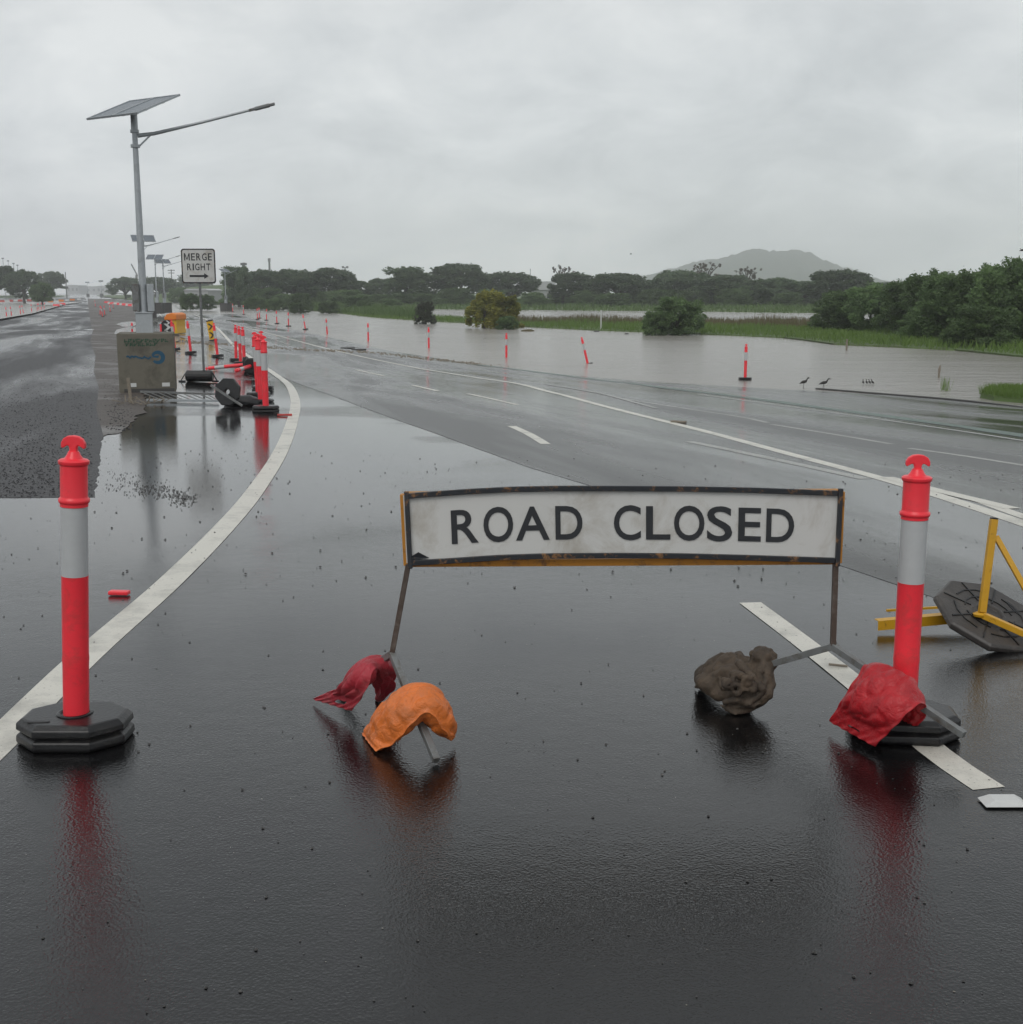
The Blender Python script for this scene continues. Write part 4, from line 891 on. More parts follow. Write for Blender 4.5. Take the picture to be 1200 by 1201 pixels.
def add_panel(o, top, tilt, yaw, w=1.62, d=1.0):
    rt = Matrix.Translation((0, 0, top + .12)) @ Matrix.Rotation(R(yaw), 4, 'Z') @ Matrix.Rotation(R(tilt), 4, 'X')
    for s in (-1, 1):
        fr = MB()
        for a, b2 in (((-w / 4, -d / 2), (w / 4, -d / 2)), ((-w / 4, d / 2), (w / 4, d / 2))): fr.bar((a[0], a[1], 0), (b2[0], b2[1], 0), .03, .04)
        for a, b2 in (((-w / 4 + .015, -d / 2), (-w / 4 + .015, d / 2)), ((w / 4 - .015, -d / 2), (w / 4 - .015, d / 2))): fr.bar((a[0], a[1], .001), (b2[0], b2[1], .001), .03, .038)
        fr.v = [tuple(rt @ (Vector(v) + Vector((s * (w / 4 + .01), 0, 0)))) for v in fr.v]
        pn = MB().box((s * (w / 4 + .01), 0, .004), (w / 2 - .03, d - .03, .012)); pn.v = [tuple(rt @ Vector(v)) for v in pn.v]
        po = pn.build('solar_panel', M['solar'], o); f_ = fr.build('panel_frame', M['galv'], po)
    br_ = MB().bar((-w * .42, -.22, -.03), (w * .42, -.22, -.03), .04, .03).bar((-w * .42, .22, -.03), (w * .42, .22, -.03), .04, .03).bar((0, -.3, -.05), (0, .3, -.05), .06)
    br_.v = [tuple(rt @ Vector(v)) for v in br_.v]; br_.build('panel_bracket', M['galv_dull'], o)
gb = G(172, 461); bw = 67 * (gb.y + .1) / F_PX
lt1, top = make_light('nearest solar street light with two panels, standing on a graffitied concrete block', True)
add_panel(lt1, top, 25, -48, 1.38, 1.08)
lpos = Vector((gb.x - .13, gb.y + bw / 2, gb.z)); bw *= .95; 
# ballast block is a part carrying the pole
blk = MB().box((.02, 0, .55), (bw, bw, 1.10)).build('concrete_block', M['concrete'], lt1, bevel=.015)
for sx in (-1, 1):
    MB().box((sx * .30 + .05, -bw / 2 - .004, .15), (.14, .012, .07)).build('lifting_slot', M['white'], blk)
MB().box((.05, -bw / 2 - .002, .03), (.9, .02, .10)).build('wet_footing', M['concrete_dark'], blk)
def face_text(word, x0, x1, z0, z1, mat, bold=.0):
    vs, fs = text_mesh(word, bold); mb = MB(); mb.v = [(x0 + (x1 - x0) * v[0], -bw / 2 - .003, z0 + (z1 - z0) * v[1]) for v in vs]; mb.f = fs
    return mb.build('graffiti', mat, blk)
# illegible sprayed scrawl: two rows of overlapping green strokes, then a blue tail and arrow swirl
mb = MB(); yy = -bw / 2 - .003; random.seed(4)
def stroke(pts, w):
    for a, b2 in zip(pts[:-1], pts[1:]): mb.bar((a[0], yy, a[1]), (b2[0], yy, b2[1]), w, .0015, up=(0, 1, 0))
for row, zc_, n_, x0 in ((0, .965, 11, -.35), (1, .895, 8, -.33)):
    for k in range(n_):
        x = x0 + k * .072; hgt_ = .028
        pts = [(x + random.uniform(0, .02), zc_ + hgt_), (x + random.uniform(-.005, .02), zc_ - hgt_), (x + .035, zc_ + random.uniform(-.02, .02)), (x + .055, zc_ + hgt_ * random.choice((-1, 1)))]
        stroke(pts, .013)
        if k % 2: stroke([(x, zc_ + hgt_), (x + .06, zc_ + hgt_)], .012)
mb.build('graffiti', M['spray_green'], blk); mb = MB()
cxg, czg = .225, .655
for a0 in np.linspace(-140, 150, 26):
    r1 = .095; w1 = .045 + .03 * math.sin(R((a0 + 140) * .62)); x, z = cxg + r1 * math.cos(R(a0)), czg + r1 * math.sin(R(a0))
    mb.add([(cxg + (r1 - w1 / 2) * math.cos(R(a0)), yy, czg + (r1 - w1 / 2) * math.sin(R(a0))), (cxg + (r1 + w1 / 2) * math.cos(R(a0)), yy, czg + (r1 + w1 / 2) * math.sin(R(a0))),
            (cxg + (r1 + w1 / 2) * math.cos(R(a0 + 12)), yy, czg + (r1 + w1 / 2) * math.sin(R(a0 + 12))), (cxg + (r1 - w1 / 2) * math.cos(R(a0 + 12)), yy, czg + (r1 - w1 / 2) * math.sin(R(a0 + 12)))], [(0, 1, 2, 3)])
mb.add([(cxg - .09, yy - .0005, czg + .03), (cxg + .03, yy - .0005, czg + .035), (cxg + .01, yy - .0005, czg - .01), (cxg - .10, yy - .0005, czg + .005)], [(0, 1, 2, 3)])
for k in range(7):
    x = -.33 + k * .062; stroke([(x, .655 + random.uniform(-.03, .03)), (x + .03, .66 + random.uniform(-.03, .03)), (x + .065, .66 + random.uniform(-.015, .015))], .03)
mb.build('graffiti', M['spray_blue'], blk)
lt1.location = lpos; lt1.scale = (1, 1, 1)
# scale pole height so its head meets the photo's height
want = PY(156, 133, lpos.y).z - lpos.z; base_rot = math.atan2(PY(156, 133, lpos.y).x - lpos.x, want)
lt1.scale = (1, 1, want / top); lt1.rotation_euler = (0, 0, R(14)); blk.scale = (1, 1, top / want); print('LIGHT', lpos, bw, want, top, base_rot)
far_o, ftop = make_light('x', False); add_panel(far_o, ftop, 30, 0, 1.6, .9); MB().box((0, 0, .55), (1.17, 1.17, 1.10)).build('concrete_block', M['concrete_dark'], far_o)
FL = Proto(far_o)
def flight(px, base_py, top_py, label, yaw=0, z=None):
    z = -.95 if z is None else z; Y = (CAM_H - z) * F_PX / (base_py - 342); p = PY(px, 342, Y); s = (PY(px, top_py, Y).z - z) / 5.6
    return FL.place((p.x, Y, z), (0, 0, R(yaw)), label, 'solar street lights receding along the median', s)
g_ = -.45
fl = flight(171, 372, 279, 'second solar street light, its pole hidden behind the nearest one', 25, -.75); 
flight(183.5, 367, 301, 'third solar street light with panels facing the camera', 0, -.8); flight(192.5, 366, 306, 'fourth solar street light just right of the third', 35, -.8)
flight(264.5, 364, 317, 'solar street light on a block standing alone in the flood water', 60, WZ + .02)
flight(41, 352.5, 324, 'distant solar street light in front of the dark trees on the left', 150, -.85)
flight(103, 347.5, 331, 'tiny distant solar street light far up the left carriageway', 20, -.8); flight(119, 347.5, 329.5, 'tiny distant solar street light nearer the median far away', 200, -.8)

# ------------------------------------------------------------ MERGE RIGHT sign
mgY = G(234, 448).y; mg0 = G(234, 448); c = PY(232.8, 312, mgY); s = mgY / F_PX
ms = thing('merge_sign', 'white MERGE RIGHT sign with a right arrow on a thin post', 'sign', mg0)
def MG(mb, name, mat, par=None, **k): mb.v = [(v[0] - mg0.x, v[1] - mg0.y, v[2] - mg0.z) for v in mb.v]; return mb.build(name, mat, par or ms, **k)
def rrect(cx, cz, hx, hz, r, n=6):
    P = []
    for sx, sz, a in ((1, 1, 0), (-1, 1, 90), (-1, -1, 180), (1, -1, 270)):
        P += [(cx + sx * (hx - r) + r * math.cos(R(a + 90 * k / n)), cz + sz * (hz - r) + r * math.sin(R(a + 90 * k / n))) for k in range(n + 1)]
    return P
hx = 19.6 * s; y0 = mg0.y
plate = MG(MB().prism(rrect(c.x, c.z, hx, hx, .06), y0 - .004, y0 + .004), 'plate', M['black_paint'])
MG(MB().prism(rrect(c.x, c.z, hx - .028, hx - .028, .045), y0 - .008, y0 - .0045), 'face', M['board'])
for w_, z0, z1, xa, xb in (('MERGE', 305.5, 297, 216.5, 249), ('RIGHT', 317, 309, 219.5, 247)):
    cw = {'M': 1.25, 'I': .32, 'E': .85}; wt = [cw.get(q, 1.0) for q in w_]; gap_ = .28; tot = sum(wt) + gap_ * (len(w_) - 1); pos_ = 0
    X0, X1 = PY(xa, 312, y0).x, PY(xb, 312, y0).x; Z0, Z1 = PY(232, z0, y0).z, PY(232, z1, y0).z
    for q, k_ in zip(w_, wt):
        a = X0 + (X1 - X0) * pos_ / tot; b2 = X0 + (X1 - X0) * (pos_ + k_) / tot; pos_ += k_ + gap_
        if q == 'M': vs, fs = [(0, 0), (.2, 0), (.2, .68), (.42, .12), (.58, .12), (.8, .68), (.8, 0), (1, 0), (1, 1), (.8, 1), (.5, .26), (.2, 1), (0, 1)], [tuple(range(13))]
        else: vs, fs = text_mesh(q, .014)
        mb = MB(); mb.v = [(a + (b2 - a) * v[0], y0 - .010, Z0 + (Z1 - Z0) * v[1]) for v in vs]; mb.f = [tuple(f) for f in fs]; MG(mb, 'letter', M['letter'])['label'] = 'black letter ' + q
xa, xb, za = PY(222, 312, y0).x, PY(244.5, 312, y0).x, PY(232, 323.7, y0).z
MG(MB().add([(xa, y0 - .010, za - .022), (xb - .1, y0 - .010, za - .022), (xb - .1, y0 - .010, za - .062), (xb, y0 - .010, za), (xb - .1, y0 - .010, za + .062), (xb - .1, y0 - .010, za + .022), (xa, y0 - .010, za + .022)], [tuple(range(7))]), 'arrow', M['letter'])
MG(MB().tube([(c.x + .01, y0 + .03, mg0.z + .15), (c.x + .005, y0 + .03, c.z + hx * .8)], .028, 10), 'post', M['galv_dull'])
mb = MB().tube([(mg0.x - .30, y0 + .03, mg0.z + .13), (mg0.x - .27, y0 + .03, mg0.z + .13), (mg0.x + .27, y0 + .03, mg0.z + .13), (mg0.x + .30, y0 + .03, mg0.z + .13)], [.10, .128, .128, .10], 14)
MG(mb, 'rubber_weight', M['rubber'], bevel=.01)
for sx in (-1, 1): MG(MB().bar((mg0.x + sx * .30, y0, mg0.z + .2), (mg0.x + sx * .40, y0 - .05, mg0.z + .03), .02).box((mg0.x + sx * .37, y0 - .05, mg0.z + .02), (.14, .08, .04)), 'foot', M['rubber'])

# ------------------------------------------------------------ fallen frame, stake, black base near the block
fg = G(265, 472)
ff = thing('fallen_frame', 'grey lattice sign frame lying on the wet road below the concrete block', 'frame', (fg.x, fg.y, fg.z))
def FB(mb, name, mat, **k): mb.v = [(v[0] - fg.x, v[1] - fg.y, v[2] - fg.z) for v in mb.v]; return mb.build(name, mat, ff, **k)
a0, a1 = G(165, 466) + Vector((0, 0, .10)), G(257, 469) + Vector((0, 0, .10)); c0, c1 = G(172, 472) + Vector((0, 0, .04)), G(257, 473) + Vector((0, 0, .04))
FB(MB().bar(a0, a1, .035), 'rail', M['galv_dull']); FB(MB().bar(c0, c1, .04), 'rail', M['galv']); mb = MB()
for k in range(9):
    t = (k + .5) / 9.5; mb.bar(a0.lerp(a1, max(0, t - .05)), c0.lerp(c1, min(1, t + .16)), .012)
FB(mb, 'lacing', M['galv_dull'])
ub = thing('upended_base', 'black octagonal rubber base standing on edge beside the fallen frame', 'rubber base', G(268, 477))
mb = MB().lathe([(.05, -.03), (.235, -.03), (.24, 0), (.235, .03), (.05, .03), (.05, -.03)], 8, rot=.5)
Rm = Matrix.Translation((0, 0, .24)) @ Matrix.Rotation(R(-18), 4, 'Z') @ Matrix.Rotation(R(78), 4, 'X'); mb.v = [tuple(Rm @ Vector(v)) for v in mb.v]; mb.build('slab', M['rubber'], ub, bevel=.006)
MB().bar((-.24, -.14, .36), (.26, -.16, .03), .05, .03).build('strap', M['galv_dull'], ub)
cg = G(287, 475); mb = MB().ico((0, 0, .05), .2, 3, (1.6, 1, .55)); mb.v = [(v[0] * (1 + .3 * noise.noise(Vector(v) * 4)), v[1], max(0.003, v[2] + .04 * noise.noise(Vector(v) * 9))) for v in mb.v]
tag(mb.build('tarpaulin', M['blk'], smooth=True, loc=cg), 'crumpled black tarpaulin heap beside the upended rubber base', 'tarpaulin')
sk = G(154, 473); tag(MB().bar((0, 0, -.02), (-.03, 0, .42), .05, .03).build('wooden_stake', M['wood'], loc=sk), 'grey wooden stake standing at the corner of the concrete block', 'stake')
mb = MB(); random.seed(3)
for k in range(26):
    p = Vector((random.uniform(-.35, .35), random.uniform(-.3, .3), .02)); q = p + Vector((random.uniform(-.2, .2), random.uniform(-.1, .1), random.uniform(0, .12))); mb.bar(p, q, .018, .008)
tag(mb.build('debris', M['wood'], loc=G(166, 474)), 'brown heap of bark and flood litter by the stake', 'debris', kind='stuff')

# ------------------------------------------------------------ chevron boards, orange barrier, far works clutter
cg = G(250, 400); ch = thing('chevron_board', 'narrow yellow board with two black chevrons leaning behind a bollard', 'sign', cg, (0, R(-9), R(-20))); S = cg.y / F_PX
MB().box((0, 0, 12.5 * S), (8.5 * S, .03, 21 * S)).build('board', M['ylw'], ch)
for k in (0, 1):
    z = (7 + 10 * k) * S; w_ = 3.6 * S
    MB().add([(-w_, -.02, z + w_), (-w_ * .2, -.02, z + w_), (w_, -.02, z), (-w_ * .2, -.02, z - w_), (-w_, -.02, z - w_), (w_ * .2, -.02, z)], [(0, 1, 2, 5), (5, 2, 3, 4)]).build('chevron', M['blk'], ch)
MB().box((0, 0, 23.7 * S), (8.5 * S, .04, 1.6 * S)).build('cap', M['blk'], ch); octa(MB(), [(0, 0), (.02, .07)], 5.5 * S, 4 * S).build('rubber_base', M['rubber'], ch)
ag = G(197, 394); ar = thing('arrow_board', 'round black and white arrow board in front of the orange barrier', 'sign', ag); S = ag.y / F_PX
MB().lathe([(0, 0), (8.5 * S, 0), (8.5 * S, .03), (0, .03)], 24).build('disc', M['blk'], ar).matrix_local = Matrix.Translation((0, 0, 10 * S)) @ Matrix.Rotation(R(90), 4, 'X')
for k in (-1, 0, 1):
    z = 10 * S + k * 5.2 * S; w_ = 4.2 * S if k == 0 else 2.6 * S; x = k * 1.0 * S
    MB().add([(x - w_, -.05, z + w_), (x - w_ * .2, -.05, z + w_), (x + w_, -.05, z), (x - w_ * .2, -.05, z - w_), (x - w_, -.05, z - w_), (x + w_ * .1, -.05, z)], [(0, 1, 2, 5), (5, 2, 3, 4)]).build('arrow', M['white'], ar)
MB().box((0, .03, .04), (12 * S, .3, .08)).build('foot', M['rubber'], ar)
for sx in (-1, 1): MB().box((sx * 7.5 * S, -.05, 9 * S), (2 * S, .03, 9 * S)).build('side_marker', M['red'], ar)
og = G(204, 391); ob = thing('orange_barrier', 'orange topped yellow water filled barrier behind the round arrow board', 'barrier', og, (0, 0, R(-8))); S = og.y / F_PX
MB().prism([(-7 * S, 0), (7 * S, 0), (6 * S, 8 * S), (6.2 * S, 16 * S), (-6 * S, 16 * S), (-6 * S, 8 * S)], -.3, 1.0).build('body', M['ylw'], ob, bevel=.03)
MB().prism([(-7.5 * S, 15 * S), (7.2 * S, 15.5 * S), (7 * S, 22 * S), (2 * S, 24 * S), (-5 * S, 22 * S), (-8 * S, 18 * S)], -.4, 1.1).build('cover', M['orange'], ob, bevel=.06)
def barrier_row(px0, py0, px1, py1, n, label, group, mats):
    bases = []
    for k in range(n):
        t = k / max(1, n - 1); g = G(px0 + (px1 - px0) * t + random.uniform(-.8, .8), py0 + (py1 - py0) * t + random.uniform(-.3, .3))
        if k < 2:
            L_ = 1.8; bo = MB().prism([(-.28, 0), (.28, 0), (.26, .2), (.10, .45), (.08, .85), (-.08, .85), (-.10, .45), (-.26, .2)], -L_ / 2, L_ / 2)
            ro = Matrix.Rotation(R(90), 3, 'Z'); bo.v = [tuple(ro @ Vector(v)) for v in bo.v]; c_ = bo.build('plastic_barrier', mats[k], bevel=.03); bases.append(c_)
        else: c_ = bases[k % 2].copy(); COL.objects.link(c_)
        c_.scale = (.7, .6, .6); c_.location = (g.x, g.y, g.z); c_.rotation_euler = (0, 0, random.uniform(-.5, .5)); tag(c_, label, 'barrier', group)
random.seed(12)
def brow(*a): barrier_row(*a)
brow(-8, 354.5, 62, 352.3, 14, 'one of the distant barriers in the row under the left trees', 'distant barriers under the left trees', (M['red_sign'], M['white']))
brow(66, 360, 76, 357, 4, 'one of the heaped red barriers at the edge of the left flood water', 'heaped barriers by the left flood water', (M['red'], M['white']))
brow(126, 356, 158, 360, 10, 'one of the far barriers lining the dirt verge left of the light pole', 'far barriers along the verge', (M['red'], M['white']))
brow(60, 355, 92, 352, 6, 'one of the tiny barriers far along the left carriageway', 'tiny barriers far along the left carriageway', (M['orange'], M['white']))
# orange variable sign trailer far ahead
og = G(229, 357.5); S = og.y / F_PX; tr = thing('sign_trailer', 'distant orange road works sign trailer standing at the flooded end of the road', 'trailer', og)
MB().box((0, 0, 9 * S), (7 * S, .3, 6 * S)).build('sign_panel', M['orange'], tr, bevel=.05); MB().box((0, 0, 3 * S), (8 * S, 1.2, 2.6 * S)).build('chassis', M['red_sign'], tr)
for sx in (-1, 1): MB().tube([(sx * 4.4 * S, -.2, 1.4 * S), (sx * 4.4 * S, .2, 1.4 * S)], 1.4 * S, 14).build('wheel', M['blk'], tr).rotation_euler = (0, 0, 0)
MB().box((0, 0, 5.5 * S), (.6 * S, .2, 3 * S)).build('mast', M['galv_dull'], tr)
g = G(221, 359); tag(MB().lathe([(0, 0), (.45, 0), (.45, .1), (.30, .12), (.14, 1.0), (.0, 1.02)], 12).build('traffic_cone', M['white'], loc=g), 'white post standing in water left of the orange sign trailer', 'post')
# tall sign left of the pole, crane, poles and masts
g = PY(159.5, 342, 120); sgn = thing('works_sign', 'distant white and red works sign left of the nearest light pole', 'sign', (g.x, 120, -.7)); S = 120 / F_PX
MB().box((0, 0, 26 * S), (5 * S, .05, 13 * S)).build('panel', M['white'], sgn); MB().box((0, -.04, 24 * S), (5 * S, .02, 1.4 * S)).build('stripe', M['red_sign'], sgn); MB().box((0, -.04, 31 * S), (5 * S, .02, 3 * S)).build('header', M['galv_dull'], sgn)
for sx in (-1, 1): MB().bar((sx * 1.8 * S, 0, 0), (sx * 1.8 * S, 0, 20 * S), .08).build('post', M['galv_dull'], sgn)
def pole(px, top, Y, label, z=-1, w=.25, name='utility_pole', cat='pole'):
    p = PY(px, 342, Y); H = PY(px, top, Y).z - z; o = thing(name, label, cat, (p.x, Y, z)); MB().tube([(0, 0, 0), (0, 0, H)], [w / 2, w / 3], 8).build('shaft', M['galv_dull'], o); return o, H, Y / F_PX
o, H, S = pole(202, 316, 430, 'distant utility pole with cross arms left of the merge sign', w=.45)
MB().bar((-4 * S, 0, H - 1 * S), (4 * S, 0, H - 1 * S), .25).bar((-3.4 * S, 0, H - 4 * S), (3.4 * S, 0, H - 4 * S), .25).build('cross_arm', M['galv_dull'], o)
o, H, S = pole(78, 319, 400, 'thin distant pole right of the left tree group', w=.4)
o, H, S = pole(622, 315, 420, 'thin distant pole above the pale roofed house', w=.3)
o, H, S = pole(405.5, 314, 420, 'distant mast with twin floodlight heads above the trees', w=.4, name='floodlight_mast', cat='floodlight')
MB().bar((-3.4 * S, 0, H), (3.4 * S, 0, H), .3).build('cross_arm', M['galv_dull'], o)
for sx in (-1, 1): MB().box((sx * 2.5 * S, 0, H + .9 * S), (2.4 * S, .3, 1.8 * S)).build('floodlight', M['galv_dull'], o)
o, H, S = pole(317, 305, 450, 'distant telecom tower with a cluster of antennas over the trees', w=1.0, name='telecom_tower', cat='tower')
MB().box((0, 0, H + .2 * S), (2.6 * S, 1, 3.6 * S)).build('antenna', M['galv_dull'], o)
o, H, S = pole(287, 308, 450, 'short distant chimney behind the tall round tree', w=1.6, name='chimney', cat='chimney')
MB().box((0, 0, H - .5), (1.9, 1.9, .8)).build('cap', M['concrete_dark'], o)
for i, (px, tp) in enumerate(((6, 303), (12, 306), (18.2, 309), (22.6, 311))):
    lb = ('tallest and leftmost of the four high lamps over the left trees', 'second from left of the high lamps over the left trees', 'third from left of the high lamps over the left trees', 'lowest and rightmost of the four high lamps over the left trees')[i]
    o, H, S = pole(px, tp, 430, lb, -.7, .22, 'high_lamp', 'lamp'); o['group'] = 'high lamps over the left trees'
    MB().box((0, 0, H), (2.2 * S, .5, 1.1 * S)).build('lamp_head', M['galv_dull'], o)
c0 = PY(160, 322, 430); cr_ = thing('crane', 'faint distant crane jib left of the light pole', 'crane', (c0.x, 430, -1))
MB().bar((0, 0, 0), (0, 0, c0.z + 1), .6).build('mast', M['galv_dull'], cr_); MB().bar((.4, 0, c0.z + .5), (-1.6, 0, c0.z + 4.6), .35).build('jib', M['galv_dull'], cr_)
# buildings
def building(px0, px1, ytop, Y, dep, label, z=-1, name='shed', roofh=1.0, nwin=4):
    a, b2 = PY(px0, ytop, Y), PY(px1, ytop, Y); w = b2.x - a.x; H = a.z - z; o = thing(name, label, 'building', ((a.x + b2.x) / 2, Y, z))
    MB().box((0, dep / 2, (H - roofh) / 2), (w, dep, H - roofh)).build('wall', M['grey_wall'], o)
    MB().prism([(-w / 2 - .3, H - roofh), (w / 2 + .3, H - roofh), (w / 2 - w * .12, H), (-w / 2 + w * .12, H)], -.3, dep + .3).build('roof', M['roof'], o)
    for k in range(nwin): MB().box((-w / 2 + w * (k + .5) / nwin, -.03, (H - roofh) * .55), (w / nwin * .45, .06, (H - roofh) * .32)).build('window', M['window'], o)
    return o
building(216, 244, 338.5, 300, 14, 'long low pale building behind the merge sign post', z=-.9, roofh=.4, nwin=5)
building(626, 654, 330, 300, 14, 'pale roofed house between the trees behind the yellowing tree', name='house', roofh=2.0)
for a, b2, t, Y, lb in ((78, 92, 334, 1500, 'leftmost of the pale sheds at the far end of the left road'), (94, 113, 335.5, 1700, 'low shed in the middle of the far end of the left road'), (113, 128, 335, 1600, 'pale shed at the far end, just left of the hazy tree')):
    building(a, b2, t, Y, 30, lb, -.8, nwin=3)
building(760, 788, 350, 240, 6, 'white low shelter glimpsed under the trees below the hill', -1, 'shelter', .5, 2); building(840, 862, 350.5, 240, 6, 'second white shelter glimpsed under the trees further right', -1, 'shelter', .5, 2)

# ------------------------------------------------------------ small things
g = PZ(706, 388, WZ); tag(MB().tube([(0, 0, -.1), (0, 0, 1.35)], .05, 8).build('marker_post', M['white'], loc=(g.x, g.y + 1, -1.0)), 'white marker post on the grassy bank', 'post')
g = PZ(993, 411, WZ); tag(MB().tube([(0, 0, -.1), (0, 0, .55)], .05, 8).build('water_post', M['wood'], loc=g), 'short dark post in the water before the grassy bank', 'post')
g = PZ(1101, 443, WZ); tag(MB().tube([(0, 0, -.1), (.01, 0, .3), (.03, 0, .42)], [.03, .045, .02], 8).build('water_post', M['wood'], loc=g), 'small dark post sticking out of the water at the right', 'post')
def bird(px, py, size, label, pose, group=None, yaw=0):
    g = PZ(px, py, WZ if pose != 'fly' else 0); o = thing('bird', label, 'bird', g if pose != 'fly' else PY(px, py, 60), (0, 0, R(yaw)), group, size)
    mb = MB()
    if pose == 'fly':
        mb.tube([(-.2, 0, 0), (-.08, 0, .02), (.1, 0, .03), (.2, 0, .02)], [.01, .05, .05, .01], 8)
        mb.add([(-.05, 0, .04), (.08, 0, .04), (.0, .35, .16), (-.05, .35, .15)], [(0, 1, 2, 3)]).add([(-.05, 0, .04), (.08, 0, .04), (.0, -.35, .16), (-.05, -.35, .15)], [(0, 3, 2, 1)])
        mb.build('body', M['feather'], o, smooth=True); return o
    z0 = .17 if pose == 'wade' else .02
    mb.tube([(-.20, 0, z0 + .02), (-.12, 0, z0 + .06), (-.02, 0, z0 + .09), (.07, 0, z0 + .11), (.11, 0, z0 + .17), (.13, 0, z0 + .22), (.16, 0, z0 + .235), (.19, 0, z0 + .23), (.25, 0, z0 + .215)], [.006, .035, .062, .05, .024, .022, .03, .018, .003], 10)
    mb.build('body', M['feather'], o, smooth=True)
    if pose == 'wade':
        for sy in (-1, 1): MB().tube([(-.01, sy * .025, z0 + .06), (-.02 + .02 * sy, sy * .025, .09), (.0 + .03 * sy, sy * .025, -.02)], .006, 6).build('leg', M['feather'], o)
    return o
bird(943, 456, .8, 'left of two dark wading birds near the single bollard', 'wade', 'wading birds', 15); bird(966.5, 457, .8, 'right of two dark wading birds near the single bollard', 'wade', 'wading birds', -10)
for i, px in enumerate((1012.5, 1016.5, 1020, 1023.5)): bird(px, 450.5, .55, 'one of four small water birds in a row by the kerb', 'swim', 'small water birds', 80 + 7 * i)
bird(740, 298, .3, 'tiny bird flying above the dark trees left of the hill', 'fly'); bird(1199, 294, .7, 'bird flying at the right edge above the thicket', 'fly')
g = PZ(619, 388.5, WZ); mb = MB().ico((0, 0, 0), .45, 2, (1.1, .7, .35), .12); tag(mb.build('debris_clump', M['reed'], loc=g), 'clump of floating debris right of the yellow topped trees', 'debris')
for px, py, r, lb in ((700, 389, .18, 'small dark stone at the bank edge below the marker post'), (735, 392, .14, 'small clump in the water right of the marker post')):
    g = PZ(px, py, WZ); tag(MB().ico((0, 0, 0), r, 2, (1.3, .8, .6), .12).build('stone', M['stone'], loc=g), lb, 'stone')
# raised white marker and red reflector pieces
g = PZ(1178, 944, 0); mb = MB().add([(-.075, -.035, .005), (.075, -.035, .005), (.075, .05, .005), (-.075, .05, .005), (-.04, -.02, .024), (.045, -.02, .024), (.045, .035, .024), (-.04, .035, .024)], [(0, 3, 2, 1), (4, 5, 6, 7), (0, 1, 5, 4), (1, 2, 6, 5), (2, 3, 7, 6), (3, 0, 4, 7)])
tag(mb.build('road_stud', M['white'], loc=g, bevel=.003), 'raised white road marker beyond the end of the short lane line', 'road marker')
def chipbox(px, py, w, d, hh, mat, label, cat, name, rz=0, z=None):
    g = G(px, py); o = MB().box((0, 0, hh / 2), (w, d, hh)).build(name, mat, loc=(g.x, g.y, g.z + .004), bevel=min(w, d, hh) * .25); o.rotation_euler = (0, 0, R(rz)); return tag(o, label, cat)
chipbox(140, 698, .115, .05, .022, M['red'], 'red plastic reflector lying beside the curved white line', 'reflector', 'reflector', -5)
chipbox(334, 488, .22, .05, .03, M['red_sign'], 'dark red scrap lying right of the bunched bollards', 'scrap', 'plastic_scrap', 10)
chipbox(983, 782, .085, .012, .008, M['wood'], 'pale wood splinter lying on the short lane line', 'splinter', 'wood_splinter', -22)
chipbox(796, 496, .25, .07, .03, M['wood'], 'small brown scrap on the solid white line', 'scrap', 'scrap', -30)
for i, (px, py) in enumerate(((408, 409), (421, 411))): chipbox(px, py, .7, .2, .07, M['stone'], ('flat dark object on the road right of the trio of bollards', 'smaller flat dark object further right of the trio')[i], 'debris', 'road_debris', 5)
chipbox(205, 394, .5, .2, .12, M['wood'], 'low pale rubble in front of the arrow board', 'rubble', 'rubble')
for i, (px, py) in enumerate(((1121, 846),)): pass
# stones: scattered over the wet road (nobody could count them)
def stones(name, pts, mat, label):
    mb = MB()
    for x, y, r in pts:
        o = len(mb.v); z = h(x, y); k = random.choice((5, 6)); a0 = random.uniform(0, 6)
        mb.v += [(x + r * random.uniform(.7, 1.2) * math.cos(a0 + 6.283 * i / k), y + r * random.uniform(.7, 1.2) * math.sin(a0 + 6.283 * i / k), z + .002) for i in range(k)] + [(x + r * .5 * math.cos(a0 + 6.283 * i / k), y + r * .5 * math.sin(a0 + 6.283 * i / k), z + r * random.uniform(.6, 1.1)) for i in range(k)]
        mb.f += [(o + i, o + (i + 1) % k, o + k + (i + 1) % k, o + k + i) for i in range(k)] + [tuple(o + k + i for i in range(k))]
    return tag(mb.build(name, mat), label, 'gravel', kind='stuff')
random.seed(33); pts = []
for k in range(420):                       # the spill near the puddle
    t = random.random() ** .8; px = 130 + 95 * t + random.gauss(0, 9); py = 560 + 22 * t + random.gauss(0, 7 * (1.3 - t)); p = PZ(px, py, 0); pts.append((p.x, p.y, random.uniform(.004, .009)))
for k in range(70): p = PZ(random.gauss(215, 8), random.gauss(585, 4), 0); pts.append((p.x, p.y, random.uniform(.004, .0085)))
for k in range(120): p = G(random.uniform(120, 330), random.uniform(495, 575)); pts.append((p.x, p.y, random.uniform(.004, .009)))
stones('gravel', pts, M['stone'], 'dark gravel spilled on the puddled road behind the left bollard'); pts = []
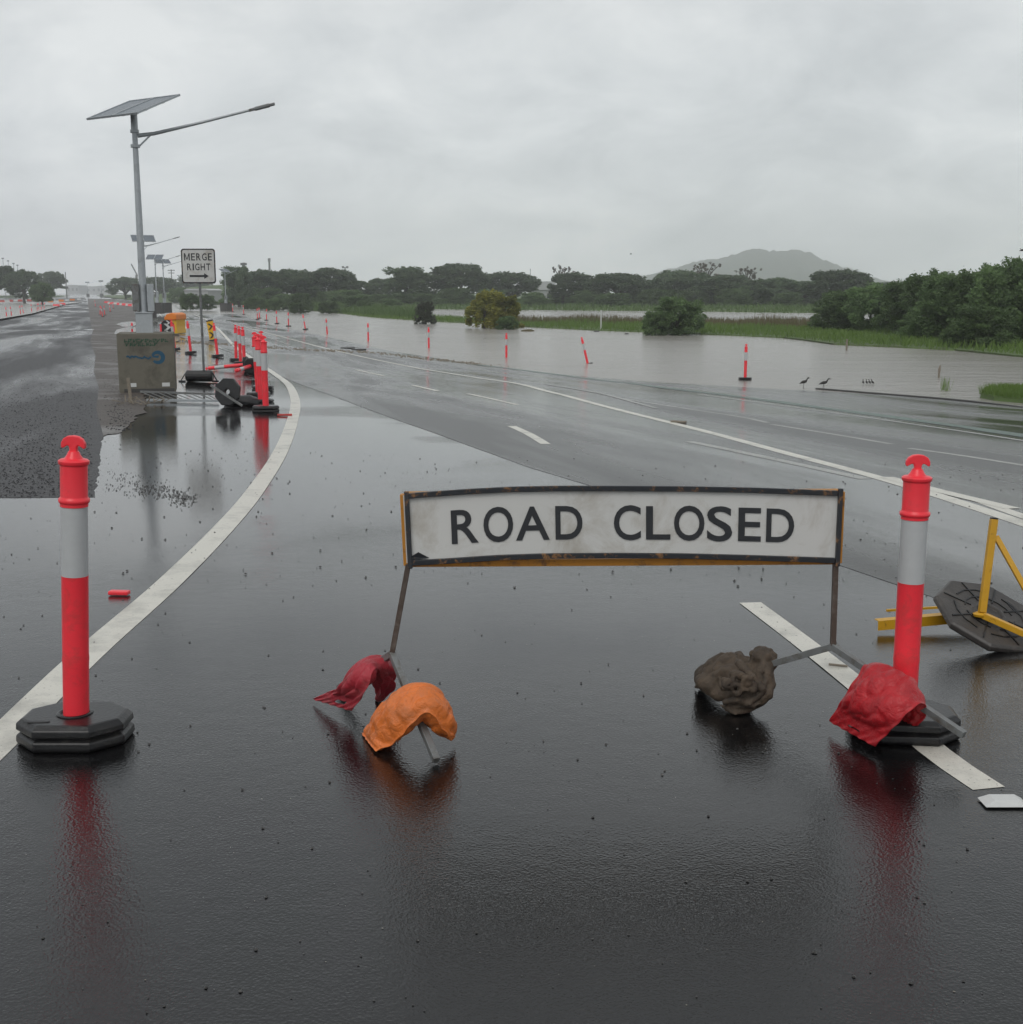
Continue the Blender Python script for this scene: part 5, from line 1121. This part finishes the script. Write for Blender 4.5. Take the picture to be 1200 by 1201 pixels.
for k in range(1500):
    y = random.uniform(2.7, 14) ** 1.0; x = random.uniform(-.5, .5) * y * .95; r = random.choice((.002, .0025, .003, .003, .004, .006)) * (1 if y < 7 else 1.6); pts.append((x, y, r))
stones('gravel', pts, M['stone'], 'tiny dark stones scattered over the near wet road'); pts = []
for k in range(260):
    y = random.uniform(2.7, 9); x = random.uniform(-.5, .5) * y * .9; pts.append((x, y, random.uniform(.0010, .0024)))
stones('gravel', pts, M['chip'], 'tiny pale chips scattered over the near wet road'); pts = []
for k in range(3500):
    px = random.uniform(-20, 108); py = 400 + 183 * random.random(); p = G(px, py); pts.append((p.x, p.y, random.uniform(.005, .012)))
for k in range(900): p = G(random.gauss(140, 9), random.uniform(395, 505)); pts.append((p.x, p.y, random.uniform(.006, .016)))
stones('gravel', pts, M['rough_asphalt'], 'coarse gravel on the left carriageway and its verge'); pts = []
DL = [(200, 399), (245, 403), (300, 407), (350, 410), (400, 412), (440, 414), (500, 421), (560, 427), (640, 433)]
for k in range(700):
    t = random.random() * (len(DL) - 1); i = int(t); f_ = t - i; px = DL[i][0] * (1 - f_) + DL[i + 1][0] * f_; py = DL[i][1] * (1 - f_) + DL[i + 1][1] * f_ + random.gauss(0, .7); p = G(px, py); pts.append((p.x, p.y, random.uniform(.02, .06)))
stones('flood_litter', pts, M['wood'], 'thin tide line of litter crossing the wet road')

# ------------------------------------------------------------ haze: the air itself, inside the sky
hz = MB().box((0, 100, 58), (4600, 4700, 122)).build('haze', None); m = bpy.data.materials.new('haze'); m.use_nodes = True; t = m.node_tree; t.nodes.clear()
oo = t.nodes.new('ShaderNodeOutputMaterial'); pv = t.nodes.new('ShaderNodeVolumePrincipled'); pv.inputs['Color'].default_value = (.98, .99, 1.0, 1); pv.inputs['Density'].default_value = .00068; pv.inputs['Anisotropy'].default_value = .75
t.links.new(pv.outputs[0], oo.inputs['Volume']); hz.data.materials.append(m); tag(hz, 'pale rainy haze', 'haze', kind='stuff'); hz.display_type = 'WIRE'
